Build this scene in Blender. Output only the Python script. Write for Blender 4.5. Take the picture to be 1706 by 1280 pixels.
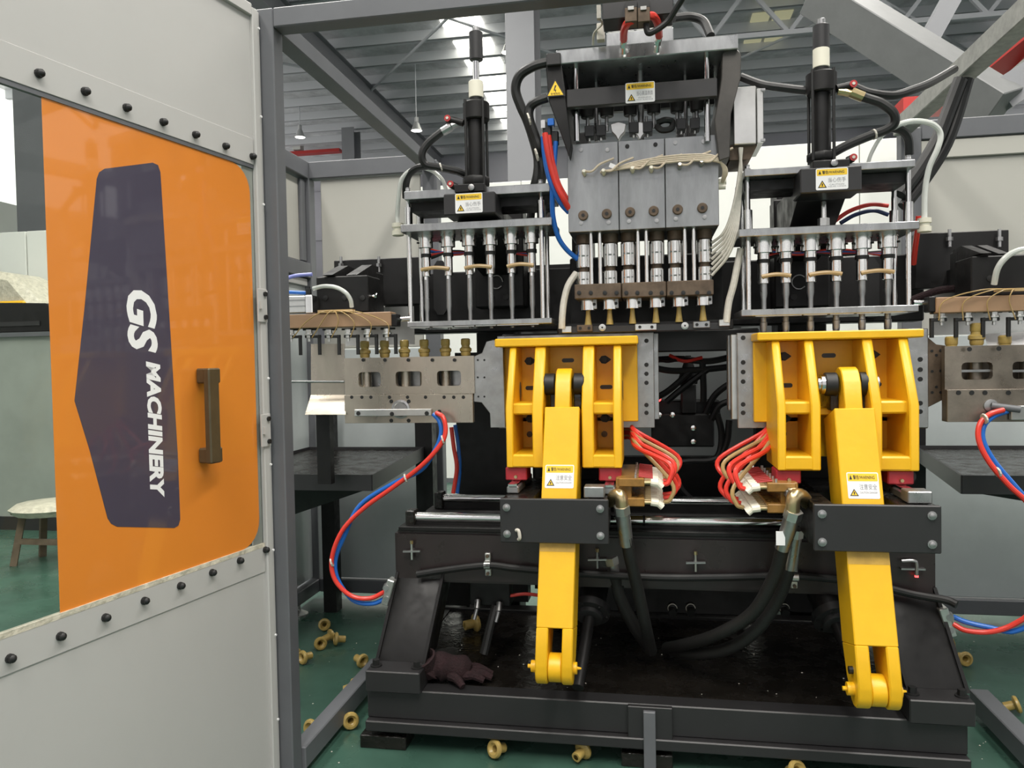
import bpy, bmesh, math, random
from mathutils import Vector, Matrix
random.seed(7)
for o in list(bpy.data.objects): bpy.data.objects.remove(o)
SC = bpy.context.scene; COL = SC.collection
# ---------------------------------------------------------------- camera
F = 1280.0; YAW = math.radians(10.0); PIT = math.radians(1.66); ROL = 0.019; EYE = Vector((0, 0, 1.45))
fw = Vector((-math.sin(YAW)*math.cos(PIT), math.cos(YAW)*math.cos(PIT), -math.sin(PIT)))
r0 = Vector((math.cos(YAW), math.sin(YAW), 0)); u0 = r0.cross(fw)
rt = r0*math.cos(ROL) - u0*math.sin(ROL); up = u0*math.cos(ROL) + r0*math.sin(ROL)
cd = bpy.data.cameras.new('camera'); cam = bpy.data.objects.new('camera', cd); COL.objects.link(cam)
mw = Matrix((( rt.x, up.x, -fw.x, 0), (rt.y, up.y, -fw.y, 0), (rt.z, up.z, -fw.z, 0), (0, 0, 0, 1)))
cam.matrix_world = Matrix.Translation(EYE) @ mw
cd.sensor_width = 36; cd.lens = 36*F/1706; cd.clip_start = 0.05; cd.clip_end = 300
SC.camera = cam
# ---------------------------------------------------------------- world and light
SC.view_settings.view_transform = 'Standard'; SC.view_settings.look = 'None'
SC.view_settings.exposure = -0.22; SC.view_settings.gamma = 1; SC.view_settings.use_curve_mapping = False
W = bpy.data.worlds.new('world'); SC.world = W; W.use_nodes = True
bg = W.node_tree.nodes['Background']; bg.inputs[0].default_value = (1.0, 0.985, 0.95, 1); bg.inputs[1].default_value = 1.75
def area(name, loc, size, size_y, power, rot=(0, 0, 0), color=(1, 1, 1)):
    l = bpy.data.lights.new(name, 'AREA'); l.shape = 'RECTANGLE'; l.size = size; l.size_y = size_y; l.energy = power; l.color = color
    o = bpy.data.objects.new(name, l); COL.objects.link(o); o.location = loc; o.rotation_euler = rot; return o
# daylight entering through the roof skylight strips that run over the hall
area('skylight_light', (-4.2, 3, 9.2), 1.0, 18, 1300, color=(1, .97, .92))
area('skylight_light', (3.1, 2, 9.2), 1.0, 16, 1750, color=(1, .96, .9))
area('skylight_light', (-.6, -3.5, 9.2), 1.0, 6, 700, color=(1, .96, .9))
# ---------------------------------------------------------------- measuring helpers
def ray(px, py):
    return (fw + rt*((px-853)/F) - up*((py-640)/F))
def at(px, py, Y):
    d = ray(px, py); return EYE + d*(Y/d.y)
def onz(px, py, z=0.0):
    d = ray(px, py); return EYE + d*((z-EYE.z)/d.z)
def onx(px, py, x):
    d = ray(px, py); return EYE + d*(x/d.x)
def sc(x, y, Y):
    return (at(x+1, y, Y)-at(x, y, Y)).x
# ---------------------------------------------------------------- mesh builder
class MB:
    def __init__(s): s.v = []; s.f = []
    def add(s, vs, fs):
        b = len(s.v); s.v += [Vector(v) for v in vs]; s.f += [tuple(b+i for i in f) for f in fs]; return s
    def box(s, x0, x1, y0, y1, z0, z1):
        x0, x1 = min(x0, x1), max(x0, x1); y0, y1 = min(y0, y1), max(y0, y1); z0, z1 = min(z0, z1), max(z0, z1)
        return s.add([(x0,y0,z0),(x1,y0,z0),(x1,y1,z0),(x0,y1,z0),(x0,y0,z1),(x1,y0,z1),(x1,y1,z1),(x0,y1,z1)],
              [(0,3,2,1),(4,5,6,7),(0,1,5,4),(1,2,6,5),(2,3,7,6),(3,0,4,7)])
    def pb(s, x0, y0, x1, y1, Y, d):           # box whose front face spans the given measured rectangle at depth Y
        ym = (y0+y1)/2; xm = (x0+x1)/2
        return s.box(at(x0, ym, Y).x, at(x1, ym, Y).x, Y, Y+d, at(xm, y1, Y).z, at(xm, y0, Y).z)
    def hexa(s, a, b):                          # two quads -> closed solid
        n = len(a); k = list(a)+list(b)
        fs = [tuple(range(n-1, -1, -1)), tuple(range(n, 2*n))]
        fs += [(i, (i+1) % n, n+(i+1) % n, n+i) for i in range(n)]
        return s.add(k, fs)
    def prism(s, pts, ax, a, b):                # polygon in the plane normal to ax, between a and b
        def P(p, t):
            return (p[0], t, p[1]) if ax == 'y' else ((t, p[0], p[1]) if ax == 'x' else (p[0], p[1], t))
        return s.hexa([P(p, a) for p in pts], [P(p, b) for p in pts])
    def pp(s, pxs, Y, d):                       # measured outline at depth Y, extruded back by d
        q = [at(x, y, Y) for x, y in pxs]; return s.prism([(p.x, p.z) for p in q], 'y', Y, Y+d)
    def cyl(s, p0, p1, r0, r1=None, n=16):
        p0 = Vector(p0); p1 = Vector(p1); r1 = r0 if r1 is None else r1
        d = (p1-p0).normalized(); a = d.orthogonal().normalized(); b = d.cross(a)
        c = [(math.cos(2*math.pi*i/n), math.sin(2*math.pi*i/n)) for i in range(n)]
        return s.hexa([p0+a*x*r0+b*y*r0 for x, y in c], [p1+a*x*r1+b*y*r1 for x, y in c])
    def vc(s, x, y0, y1, Y, w, w1=None, n=16):  # upright turned piece, w = measured width
        k = sc(x, (y0+y1)/2, Y); t = at(x, (y0+y1)/2, Y).x; z0 = at(x, y1, Y).z; z1 = at(x, y0, Y).z
        return s.cyl((t, Y, z0), (t, Y, z1), (w1 or w)*k/2, w*k/2, n)
    def beam(s, p0, p1, w, h, upv=(0, 0, 1)):
        p0 = Vector(p0); p1 = Vector(p1); d = (p1-p0).normalized(); a = d.cross(Vector(upv)).normalized(); b = a.cross(d)
        q = [(-w/2, -h/2), (w/2, -h/2), (w/2, h/2), (-w/2, h/2)]
        return s.hexa([p0+a*x+b*y for x, y in q], [p1+a*x+b*y for x, y in q])
    def tube(s, pts, r, n=10, k=6, closed=False):
        P = smooth(pts, k); N = len(P); up_ = None; rings = []
        for i in range(N):
            d = (P[min(i+1, N-1)]-P[max(i-1, 0)]).normalized()
            a = d.orthogonal().normalized() if up_ is None else (up_ - d*up_.dot(d)).normalized()
            up_ = a; b = d.cross(a)
            rr = r(i/(N-1)) if callable(r) else r
            rings.append([P[i]+a*math.cos(2*math.pi*j/n)*rr+b*math.sin(2*math.pi*j/n)*rr for j in range(n)])
        vs = [p for g in rings for p in g]
        fs = [(i*n+j, i*n+(j+1) % n, (i+1)*n+(j+1) % n, (i+1)*n+j) for i in range(N-1) for j in range(n)]
        fs += [tuple(range(n-1, -1, -1)), tuple((N-1)*n+j for j in range(n))]
        return s.add(vs, fs)
    def lathe(s, prof, o, d=(0, 0, 1), n=20):   # prof: (radius, height) along d from o
        o = Vector(o); d = Vector(d).normalized(); a = d.orthogonal().normalized(); b = d.cross(a); vs = []
        for r, h in prof:
            for j in range(n):
                t = 2*math.pi*j/n; vs.append(o+d*h+a*math.cos(t)*r+b*math.sin(t)*r)
        m = len(prof)
        fs = [(i*n+j, i*n+(j+1) % n, (i+1)*n+(j+1) % n, (i+1)*n+j) for i in range(m-1) for j in range(n)]
        fs += [tuple(range(n-1, -1, -1)), tuple((m-1)*n+j for j in range(n))]
        return s.add(vs, fs)
    def ball(s, c, r, n=8):
        m = n//2; return s.lathe([(max(r*math.sin(math.pi*i/m), 1e-4), -r*math.cos(math.pi*i/m)) for i in range(m+1)], c, n=n)
    def mesh(s, name, bev=0, seg=1, ang=35):
        me = bpy.data.meshes.new(name); me.from_pydata(s.v, [], s.f)
        bm = bmesh.new(); bm.from_mesh(me)
        bmesh.ops.recalc_face_normals(bm, faces=bm.faces)
        if bev:
            es = [e for e in bm.edges if len(e.link_faces) == 2 and e.calc_face_angle(0) > 0.6]
            bmesh.ops.bevel(bm, geom=es, offset=bev, segments=seg, affect='EDGES', clamp_overlap=True)
        for f in bm.faces: f.smooth = True
        bm.to_mesh(me); bm.free()
        me.set_sharp_from_angle(angle=math.radians(ang)); return me
    def to(s, name, mat, parent=None, bev=0, seg=1, label=None, ang=35):
        me = s.mesh(name, bev, seg, ang); me.materials.append(mat)
        o = bpy.data.objects.new(name, me); COL.objects.link(o)
        if parent is not None: child(o, parent)
        if label: o['label'] = label
        return o
def child(o, parent):
    o.parent = parent
    if parent.parent is None: o.matrix_parent_inverse = Matrix.Translation(-parent.location)
def smooth(pts, k=6):
    P = [Vector(p) for p in pts]
    if len(P) < 3 or k < 2: return P
    P = [2*P[0]-P[1]]+P+[2*P[-1]-P[-2]]; out = []
    for i in range(1, len(P)-2):
        a, b, c, d = P[i-1:i+3]
        for j in range(k):
            t = j/k
            out.append(0.5*((2*b)+(c-a)*t+(2*a-5*b+4*c-d)*t*t+(3*b-a-3*c+d)*t**3))
    return out+[P[-2]]
def tag(o, label, cat, group=None):
    o['label'] = label; o['category'] = cat
    if group: o['group'] = group
    return o
def thing(name, label, cat, loc=(0, 0, 0), group=None):
    o = bpy.data.objects.new(name, None); COL.objects.link(o); o.location = loc; o.empty_display_size = .1
    return tag(o, label, cat, group)
def struct(o): o['kind'] = 'structure'; return o
# ---------------------------------------------------------------- materials
MATS = {}
def mat(name, col, rough=.5, metal=0, var=0.0, vs=8, bump=0, bs=40, col2=None, spec=None, trans=0, alpha=1, emit=None, es=0, coat=0, aniso=None, rvar=0):
    m = bpy.data.materials.new(name); m.use_nodes = True; nt = m.node_tree; b = nt.nodes['Principled BSDF']
    b.inputs['Base Color'].default_value = (*col, 1); b.inputs['Roughness'].default_value = rough; b.inputs['Metallic'].default_value = metal
    if spec is not None: b.inputs['Specular IOR Level'].default_value = spec
    if trans: b.inputs['Transmission Weight'].default_value = trans
    if alpha < 1: b.inputs['Alpha'].default_value = alpha
    if coat: b.inputs['Coat Weight'].default_value = coat; b.inputs['Coat Roughness'].default_value = .04
    if emit: b.inputs['Emission Color'].default_value = (*emit, 1); b.inputs['Emission Strength'].default_value = es
    if var or bump or rvar:
        tc = nt.nodes.new('ShaderNodeTexCoord'); mp = nt.nodes.new('ShaderNodeMapping'); nt.links.new(tc.outputs['Object'], mp.inputs[0])
        if aniso: mp.inputs['Scale'].default_value = aniso
    if var:
        n = nt.nodes.new('ShaderNodeTexNoise'); n.inputs['Scale'].default_value = vs; n.inputs['Detail'].default_value = 5; n.inputs['Roughness'].default_value = .65
        nt.links.new(mp.outputs[0], n.inputs[0])
        rp = nt.nodes.new('ShaderNodeValToRGB'); rp.color_ramp.elements[0].position = .34; rp.color_ramp.elements[1].position = .68
        c2 = col2 or tuple(c*(1-var) for c in col)
        rp.color_ramp.elements[0].color = (*c2, 1); rp.color_ramp.elements[1].color = (*col, 1)
        nt.links.new(n.outputs[0], rp.inputs[0]); nt.links.new(rp.outputs[0], b.inputs['Base Color'])
    if rvar:
        n3 = nt.nodes.new('ShaderNodeTexNoise'); n3.inputs['Scale'].default_value = vs*1.7; n3.inputs['Detail'].default_value = 6
        nt.links.new(mp.outputs[0], n3.inputs[0]); mr = nt.nodes.new('ShaderNodeMapRange')
        mr.inputs[1].default_value = .35; mr.inputs[2].default_value = .65; mr.inputs[3].default_value = max(rough-rvar, .03); mr.inputs[4].default_value = min(rough+rvar, 1)
        nt.links.new(n3.outputs[0], mr.inputs[0]); nt.links.new(mr.outputs[0], b.inputs['Roughness'])
    if bump:
        n2 = nt.nodes.new('ShaderNodeTexNoise'); n2.inputs['Scale'].default_value = bs; n2.inputs['Detail'].default_value = 4
        nt.links.new(mp.outputs[0], n2.inputs[0])
        bp = nt.nodes.new('ShaderNodeBump'); bp.inputs['Strength'].default_value = bump; bp.inputs['Distance'].default_value = .01
        nt.links.new(n2.outputs[0], bp.inputs['Height']); nt.links.new(bp.outputs[0], b.inputs['Normal'])
    MATS[name] = m; return m
mPanel = mat('pale_grey_panel', (.455, .45, .435), .42, var=.05, vs=1.5)
mBeige = mat('beige_panel', (.42, .415, .375), .5, var=.05, vs=1.2)
mFrame = mat('grey_frame_paint', (.12, .125, .135), .45, var=.12, vs=5)
mFrameL = mat('galvanised_beam', (.42, .42, .39), .5, metal=.35, var=.3, vs=25)
mBluegrey = mat('blue_grey_panel', (.5, .54, .54), .28, var=.15, vs=2)
mOrange = mat('orange_vinyl', (.7, .225, .028), .35, var=.04, vs=3, coat=.7)
mNavy = mat('slate_purple_vinyl', (.058, .05, .078), .35, coat=.7)
mWhite = mat('white_print', (.82, .82, .82), .45)
mYellow = mat('yellow_paint', (.83, .465, .01), .38, var=.07, vs=14, bump=.08, bs=30)
mBlack = mat('black_paint', (.0085, .008, .008), .48, var=.35, vs=12, rvar=.1, spec=.35)
mBrownblk = mat('brown_black_paint', (.026, .0185, .0185), .36, var=.25, vs=6, rvar=.1)
mOily = mat('oily_black_steel', (.013, .011, .009), .25, var=.5, vs=9, rvar=.18, bump=.25, bs=60)
mCharcoal = mat('charcoal_paint', (.021, .0205, .0215), .42, var=.12, vs=10)
mSteel = mat('machined_steel', (.42, .42, .42), .36, metal=.9, var=.22, vs=14, rvar=.1)
mGalv = mat('zinc_plated_steel', (.43, .44, .445), .32, metal=.9, var=.35, vs=9, rvar=.05, aniso=(1.6, 1, .5))
mChrome = mat('chrome', (.7, .7, .69), .13, metal=1)
mBlock = mat('grey_heater_block', (.34, .35, .355), .36, metal=.85, var=.3, vs=8, rvar=.05, aniso=(1.6, 1, .4))
mAlu = mat('aluminium', (.62, .62, .6), .3, metal=.9, var=.1, vs=20)
mBrownst = mat('brown_stained_steel', (.3, .26, .215), .36, metal=.8, var=.35, vs=10, rvar=.1)
mRust = mat('heat_browned_steel', (.16, .115, .08), .5, metal=.5, var=.45, vs=16)
mWood = mat('brown_board', (.36, .22, .125), .5, var=.15, vs=12)
mRubber = mat('black_rubber', (.009, .009, .009), .5)
mHoseblk = mat('black_hose', (.013, .0125, .012), .55, bump=.15, bs=200)
mRed = mat('red_tube', (.7, .045, .03), .3)
mDkred = mat('dark_red_cap', (.4, .03, .03), .4)
mBlue = mat('blue_tube', (.015, .13, .5), .3)
mClear = mat('clear_tube', (.8, .82, .78), .2, trans=.35)
mAmberw = mat('amber_tube', (.5, .34, .14), .3, trans=.2)
mBeigewire = mat('beige_wire', (.62, .53, .4), .55, var=.15, vs=60)
mWirew = mat('off_white_wire', (.6, .57, .5), .5, var=.15, vs=60)
mCream = mat('cream_plastic', (.75, .72, .6), .4)
mAmber = mat('amber_plastic', (.52, .37, .11), .3, var=.3, vs=40, trans=.12)
mTanhose = mat('tan_hose', (.5, .34, .16), .35)
mBrass = mat('brass', (.5, .4, .22), .28, metal=.9)
mHandle = mat('bronze_handle', (.12, .095, .055), .38, metal=.5, var=.2, vs=20)
mMaroon = mat('maroon_cloth', (.022, .006, .008), .9, bump=.6, bs=150, var=.4, vs=40)
mYprint = mat('yellow_print', (.85, .55, .03), .45)
mBprint = mat('black_print', (.015, .015, .015), .5)
mGprint = mat('grey_print', (.28, .28, .3), .5)
mFloor = mat('green_floor_paint', (.055, .125, .092), .32, var=.5, vs=2.2, rvar=.12, col2=(.034, .078, .058))
mFoil = mat('roof_foil', (.86, .86, .88), .35, metal=.3, var=.45, vs=1.5, bump=.9, bs=2.2)
mPurlin = mat('purlin_grey', (.66, .67, .7), .5, metal=0)
mArm = mat('sheen_lightened_plate', (.08, .074, .068), .42, metal=.3, var=.3, vs=12)  # dark plate colour lightened to carry its reflected sheen
mSteelw = mat('warm_pale_steel', (.47, .42, .35), .3, metal=.85, var=.2, vs=7, rvar=.05, aniso=(1, 1, .4))
mBoxbeam = mat('dull_grey_beam', (.2, .205, .205), .5, metal=.15, var=.12, vs=6)
mFarwall = mat('lilac_grey_wall', (.46, .455, .5), .7, var=.08, vs=1)
mFarwhite = mat('far_white_panel', (.78, .79, .75), .55, var=.06, vs=1.2)
mColumn = mat('column_grey', (.27, .275, .29), .5, var=.05, vs=2)
mRedpaint = mat('red_crane_paint', (.5, .035, .03), .45)
mSkylit = mat('lit_skylight', (.9, .9, .85), .5, emit=(1, .98, .86), es=7)
mSkydim = mat('yellowed_skylight', (.5, .48, .3), .5, emit=(.8, .76, .48), es=.35)
mWoodold = mat('old_wood', (.17, .125, .085), .75, var=.4, vs=14)
mPlastic = mat('crinkled_plastic_wrap', (.66, .62, .5), .3, var=.35, vs=22, bump=.8, bs=30)
mLampg = mat('lamp_grey', (.62, .62, .62), .35, metal=.5)
mLampe = mat('lamp_glow', (1, 1, .95), .5, emit=(1, .98, .9), es=5)
mRedled = mat('red_led', (.8, .05, .05), .4, emit=(1, .05, .05), es=6)
mGlass = bpy.data.materials.new('acrylic_pane'); mGlass.use_nodes = True
nt = mGlass.node_tree; nt.nodes.clear()
o_ = nt.nodes.new('ShaderNodeOutputMaterial'); mx = nt.nodes.new('ShaderNodeMixShader'); tr = nt.nodes.new('ShaderNodeBsdfTransparent'); gl = nt.nodes.new('ShaderNodeBsdfGlossy')
fr = nt.nodes.new('ShaderNodeLayerWeight'); fr.inputs[0].default_value = .12; gl.inputs['Roughness'].default_value = .02; tr.inputs[0].default_value = (.93, .95, .93, 1)
nt.links.new(fr.outputs[0], mx.inputs[0]); nt.links.new(tr.outputs[0], mx.inputs[1]); nt.links.new(gl.outputs[0], mx.inputs[2]); nt.links.new(mx.outputs[0], o_.inputs[0])
# ---------------------------------------------------------------- lettering
def text_mesh(body, shear=0, bold=0):
    c = bpy.data.curves.new('t', 'FONT'); c.body = body; c.size = 1; c.shear = shear; c.offset = bold; c.resolution_u = 3
    o = bpy.data.objects.new('t', c); COL.objects.link(o)
    bpy.context.view_layer.update()
    me = bpy.data.meshes.new_from_object(o.evaluated_get(bpy.context.evaluated_depsgraph_get()))
    vs = [v.co.copy() for v in me.vertices]; fs = [tuple(p.vertices) for p in me.polygons]
    bpy.data.objects.remove(o); bpy.data.curves.remove(c); bpy.data.meshes.remove(me)
    return vs, fs
def add_text(m, body, o, ux, uy, w, h, shear=0, bold=0):
    """lettering fitted to a w x h box whose lower-left corner is o, along ux and uy"""
    vs, fs = text_mesh(body, shear, bold)
    if not vs: return
    x0 = min(v.x for v in vs); x1 = max(v.x for v in vs); y0 = min(v.y for v in vs); y1 = max(v.y for v in vs)
    m.add([o+ux*((v.x-x0)/(x1-x0)*w)+uy*((v.y-y0)/(y1-y0)*h) for v in vs], fs)
def plate(m, o, ux, uy, n, pts, t):
    m.hexa([o+ux*a+uy*b for a, b in pts], [o+ux*a+uy*b+n*t for a, b in pts])
def rrect(w, h, r, k=4):
    out = []
    for cx, cy, a0 in ((w-r, h-r, 0), (r, h-r, 90), (r, r, 180), (w-r, r, 270)):
        for i in range(k+1):
            t = math.radians(a0+90*i/k); out.append((cx+r*math.cos(t), cy+r*math.sin(t)))
    return out
def sticker(parent, o, ux, uy, w, h, big, small, label):
    """yellow-headed warning sticker with symbol and lettering"""
    n = ux.cross(uy).normalized(); e = n*.0006
    s = MB(); plate(s, o, ux, uy, n, rrect(w, h, w*.05), .0006); s = s.to('warning_sticker', mWhite, parent, label=label)
    k = MB(); hh = h*.3; plate(k, o+ux*w*.03+uy*(h-hh-h*.04)+e, ux, uy, n, rrect(w*.94, hh, w*.03), .0003); k.to('sticker_header', mYprint, s)
    t = MB(); a = o+ux*w*.06+uy*h*.1+e; L = w*.28; plate(t, a, ux, uy, n, [(0, 0), (L, 0), (L/2, L*.87)], .0003); t.to('triangle_border', mBprint, s)
    t = MB(); a = a+ux*L*.17+uy*L*.1+n*.0003; L2 = L*.66; plate(t, a, ux, uy, n, [(0, 0), (L2, 0), (L2/2, L2*.87)], .0003); t.to('triangle_fill', mYprint, s)
    t = MB(); plate(t, a+n*.0003+ux*L2*.42+uy*L2*.1, ux, uy, n, [(0, 0), (L2*.16, 0), (L2*.2, L2*.5), (L2*-.04, L2*.5)], .0002); t.to('warning_symbol', mBprint, s)
    l = MB(); z = e+n*.0007
    add_text(l, '\u26a0 \u8b66\u544a/WARNING' if False else '\u8b66\u544a/WARNING', o+ux*w*.2+uy*(h-hh*.8-h*.03)+z, ux, uy, w*.68, hh*.55, bold=.01)
    plate(l, o+ux*w*.08+uy*(h-hh*.85-h*.02)+z, ux, uy, n, [(0, 0), (w*.09, 0), (w*.045, hh*.6)], .0001)
    l.to('header_lettering', mBprint, s)
    l = MB()
    add_text(l, big, o+ux*w*.38+uy*h*.34+z, ux, uy, w*.55, h*.22)
    for i, sm in enumerate(small): add_text(l, sm, o+ux*w*(.42 if i == 0 and len(small) > 1 else .38)+uy*h*(.2-.1*i)+z, ux, uy, w*(.45 if i == 0 and len(small) > 1 else .55), h*.07)
    l.to('sticker_lettering', mGprint, s); return s
XV = Vector((1, 0, 0)); YV = Vector((0, 1, 0)); ZV = Vector((0, 0, 1))
def px_sticker(parent, x0, y0, x1, y1, Y, big, small, label):
    a = at(x0, (y0+y1)/2, Y); b = at(x1, (y0+y1)/2, Y); z0 = at((x0+x1)/2, y1, Y).z; z1 = at((x0+x1)/2, y0, Y).z
    return sticker(parent, Vector((a.x, Y-.0006, z0)), XV, ZV, b.x-a.x, z1-z0, big, small, label)
def hose(name, pts, w, m, label, cat='hose', group=None, n=10, k=6):
    """pts: (px, py, Y); w = diameter in metres"""
    P = [at(*p) for p in pts]; o = MB().tube(P, w/2, n, k).to(name, m); return tag(o, label, cat, group)
def tube_in(parent, name, pts, w, m, n=8, k=5):
    return MB().tube([at(*p) for p in pts], w/2, n, k).to(name, m, parent)
# ================================================================ THE HALL
ROOF = 9.5
fl = MB().box(-18, 18, -8, 29, -.1, 0).to('floor', mFloor); struct(fl)
cl = MB().box(-18, 18, -8.2, 28.6, ROOF, ROOF+.12).to('ceiling', mFoil); struct(cl)
pm = MB().box(-18, 18, -.04, .04, -.24, 0).box(-18, 18, -.04, .12, -.24, -.22).mesh('purlin'); pm.materials.append(mPurlin)
for i in range(21):
    o = bpy.data.objects.new('purlin', pm); COL.objects.link(o); o.location = (0, 3.2+i*1.25, ROOF); o.parent = cl
def pane(name, x, y, w, d, m):
    o = MB().box(x-w/2, x+w/2, y, y+d, ROOF-.03, ROOF-.005).to(name, m, cl); return o
for i in range(9): pane('skylight_pane', -4.2, 16.45+i*1.25, .95, .8, mSkylit)
for i in range(5):
    pane('yellowed_skylight_pane', 2.75, 15.2+i*1.25, .42, .85, mSkydim); pane('yellowed_skylight_pane', 3.25, 15.2+i*1.25, .42, .85, mSkydim)
# roof trusses: rafters and bracing carried under the purlins
def rafter(x, y0, y1, w=.3, h=.5):
    m = MB().box(x-w/2, x+w/2, y0, y1, ROOF-.28, ROOF-.26).box(x-.03, x+.03, y0, y1, ROOF-.24-h, ROOF-.26).box(x-w/2, x+w/2, y0, y1, ROOF-.26-h, ROOF-.24-h)
    m.to('rafter', mColumn, cl)
rafter(-7.6, 6, 28.4); rafter(8.5, 6, 28.4)
for a, b in (((-7.6, 13, ROOF-.3), (-1, 21, ROOF-.3)), ((-7.6, 21, ROOF-.3), (-1, 13, ROOF-.3)), ((1.5, 14, ROOF-.3), (8.5, 22, ROOF-.3)), ((1.5, 22, ROOF-.3), (8.5, 14, ROOF-.3)), ((-14, 14, ROOF-.3), (-7.6, 20, ROOF-.3))):
    MB().cyl(a, b, .035, n=8).to('brace_rod', mPurlin, cl)
for x in (2.2, 6.0):
    t = MB()
    for k in range(5):
        t.beam((x-1.6+k*.8, 17+.02*k, ROOF-.3-(1.0 if k % 2 else 0)), (x-.8+k*.8, 17, ROOF-.3-(0 if k % 2 else 1.0)), .08, .08)
    t.beam((x-1.6, 17, ROOF-.35), (x+2.4, 17, ROOF-.35), .1, .1).beam((x-1.6, 17, ROOF-1.3), (x+2.4, 17, ROOF-1.3), .1, .1)
    t.to('lattice_truss', mPurlin, cl)
wb = MB().box(-18, 18, 28.4, 28.7, 0, ROOF).to('wall_back', mFarwall); struct(wb)
for i in range(30):
    MB().box(-17.6+i*1.2, -16.55+i*1.2, 28.3, 28.4, 6.3, 8.2).to('cladding_panel', mFarwall, wb, bev=.02)
# side walls stop below the eaves, an added gap to daylight the roof; window bands near the camera end
wl = struct(MB().box(-14.2, -14, -8, 28.4, 0, 5.2).to('wall_left', mFarwhite))
wr = MB().box(15, 15.2, 5, 28.4, 0, 5.2).box(15, 15.2, -8, 5, 0, 1).box(15, 15.2, -8, 5, 4.4, 5.2)
for i in range(6): wr.box(15, 15.2, -8+i*2.5, -7.5+i*2.5, 1, 4.4)
struct(wr.to('wall_right', mFarwall))
wf = MB().box(-18, 18, -8.2, -8, 0, .9).box(-18, 18, -8.2, -8, 4.4, ROOF)
for i in range(13): wf.box(-18+i*2.9, -17.0+i*2.9, -8.2, -8, .9, 4.4)
struct(wf.to('wall_front', mFarwall))
for i in range(12):
    w = MB(); x = -17+i*2.9
    for k in range(1, 3): w.box(x+k*.633-.03, x+k*.633+.03, -8.14, -8.06, .9, 4.4)
    for k in range(1, 4): w.box(x, x+1.9, -8.14, -8.06, .9+k*.875-.03, .9+k*.875+.03)
    struct(w.to('window_%d' % (i+1), mFrame))
# steel hall columns
def hcol(px, Y, w, d, label, zt=ROOF):
    a = at(px, 300, Y); e = thing('hall_column', label, 'column', (a.x, Y, 0), 'steel hall columns')
    MB().box(a.x-w/2, a.x+w/2, Y, Y+.03, 0.03, zt).to('front_flange', mColumn, e)
    MB().box(a.x-w/2, a.x+w/2, Y+d-.03, Y+d, 0.03, zt).to('rear_flange', mColumn, e)
    MB().box(a.x-.02, a.x+.02, Y+.03, Y+d-.03, .03, zt).to('web', mColumn, e)
    MB().box(a.x-w/2-.1, a.x+w/2+.1, Y-.1, Y+d+.1, 0, .03).to('base_plate', mColumn, e)
hcol(870, 13.2, .5, .8, 'wide grey steel column rising behind the tall black cylinder', ROOF-.3)
hcol(581, 24, .42, .6, 'distant narrow grey steel column behind the diagonal guard beam', ROOF-.3)
# white partition standing behind the machine
wp = thing('white_partition', 'bright white panel partition standing behind the machine guard', 'partition', (0, 9, 0))
x0 = at(535, 330, 9).x; zt = at(900, 268, 9).z; xs = [x0+i*1.25 for i in range(8)]
for i, x in enumerate(xs): MB().box(x+.004, x+1.246, 9, 9.1, .05, zt-(.22 if 1 <= i < 3 else 0)).to('wall_panel', mFarwhite, wp, bev=.006)
MB().box(x0, x0+10, 9, 9.12, 0, .05).to('floor_channel', mFrame, wp)
# red crane girder and grey box beam at upper right
rc = thing('crane_girder', 'red painted crane girder at the upper right under the roof', 'crane girder', at(1660, 110, 7.5))
MB().hexa([at(1648, 128, 7.6), at(1668, 155, 7.6), at(1760, 60, 6.6), at(1745, 10, 6.6)], [at(1648, 128, 7.9), at(1668, 155, 7.9), at(1760, 60, 6.9), at(1745, 10, 6.9)]).to('web_plate', mRedpaint, rc)
MB().beam(at(1600, 170, 7.9), at(1760, 42, 6.7), .3, .05).to('top_flange', mRedpaint, rc)
MB().beam(at(1618, 205, 7.75), at(1760, 85, 6.75), .34, .04).to('bottom_flange', mFrameL, rc)
MB().pb(1505, 158, 1610, 180, 8, .3).to('end_carriage', mRedpaint, rc)
cr_ = thing('crane_rail', 'thin red crane rail far behind the rear guard corner', 'crane rail', at(520, 255, 26))
MB().pb(470, 250, 565, 255, 26, .3).to('rail_beam', mRedpaint, cr_); MB().pb(487, 231, 500, 249, 26, .3).to('hoist_box', mFarwhite, cr_)
gb = thing('overhead_box_beam', 'large grey sloping box beam crossing behind the right guard diagonal', 'beam', at(1520, 100, 5.6))
MB().beam(at(1362, -10, 6.0), at(1668, 182, 5.4), .24, .26, (0, -.5, 1)).to('box_section', mBoxbeam, gb, bev=.006)
MB().beam(at(1545, 70, 5.9), at(1600, -30, 5.9), .12, .12).to('upright_strut', mColumn, gb)
MB().beam(at(1660, 165, 5.5), at(1760, 100, 5.5), .2, .2).to('side_strut', mColumn, gb)
# pendant lamps
def pendant(px, py, Y, w, label):
    c = at(px, py, Y); k = sc(px, py, Y)*w/2; e = thing('pendant_lamp', label, 'lamp', c, 'high-bay pendant lamps')
    MB().lathe([(k*.3, k*1.5), (k*.55, k*1.1), (k*.75, k*.5), (k, 0), (k*.96, 0), (k*.5, k*1.0)], c).to('shade', mLampg, e)
    MB().lathe([(k*.85, 0), (k*.85, .01)], c).to('lens', mLampe, e)
    MB().cyl(c+ZV*k*1.45, c+ZV*k*2.2, k*.35).to('ballast', mLampg, e)
    MB().cyl(c+ZV*k*2.2, (c.x, c.y, ROOF+.01), .015, n=6).to('rod', mPurlin, e)
pendant(694, 218, 20, 19, 'high-bay pendant lamp hanging left of the black cylinder')
pendant(500, 229, 22, 17, 'high-bay pendant lamp hanging above the rear guard corner')
pendant(845, 88, 16, 20, 'high-bay pendant lamp partly hidden behind the grey column')
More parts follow.
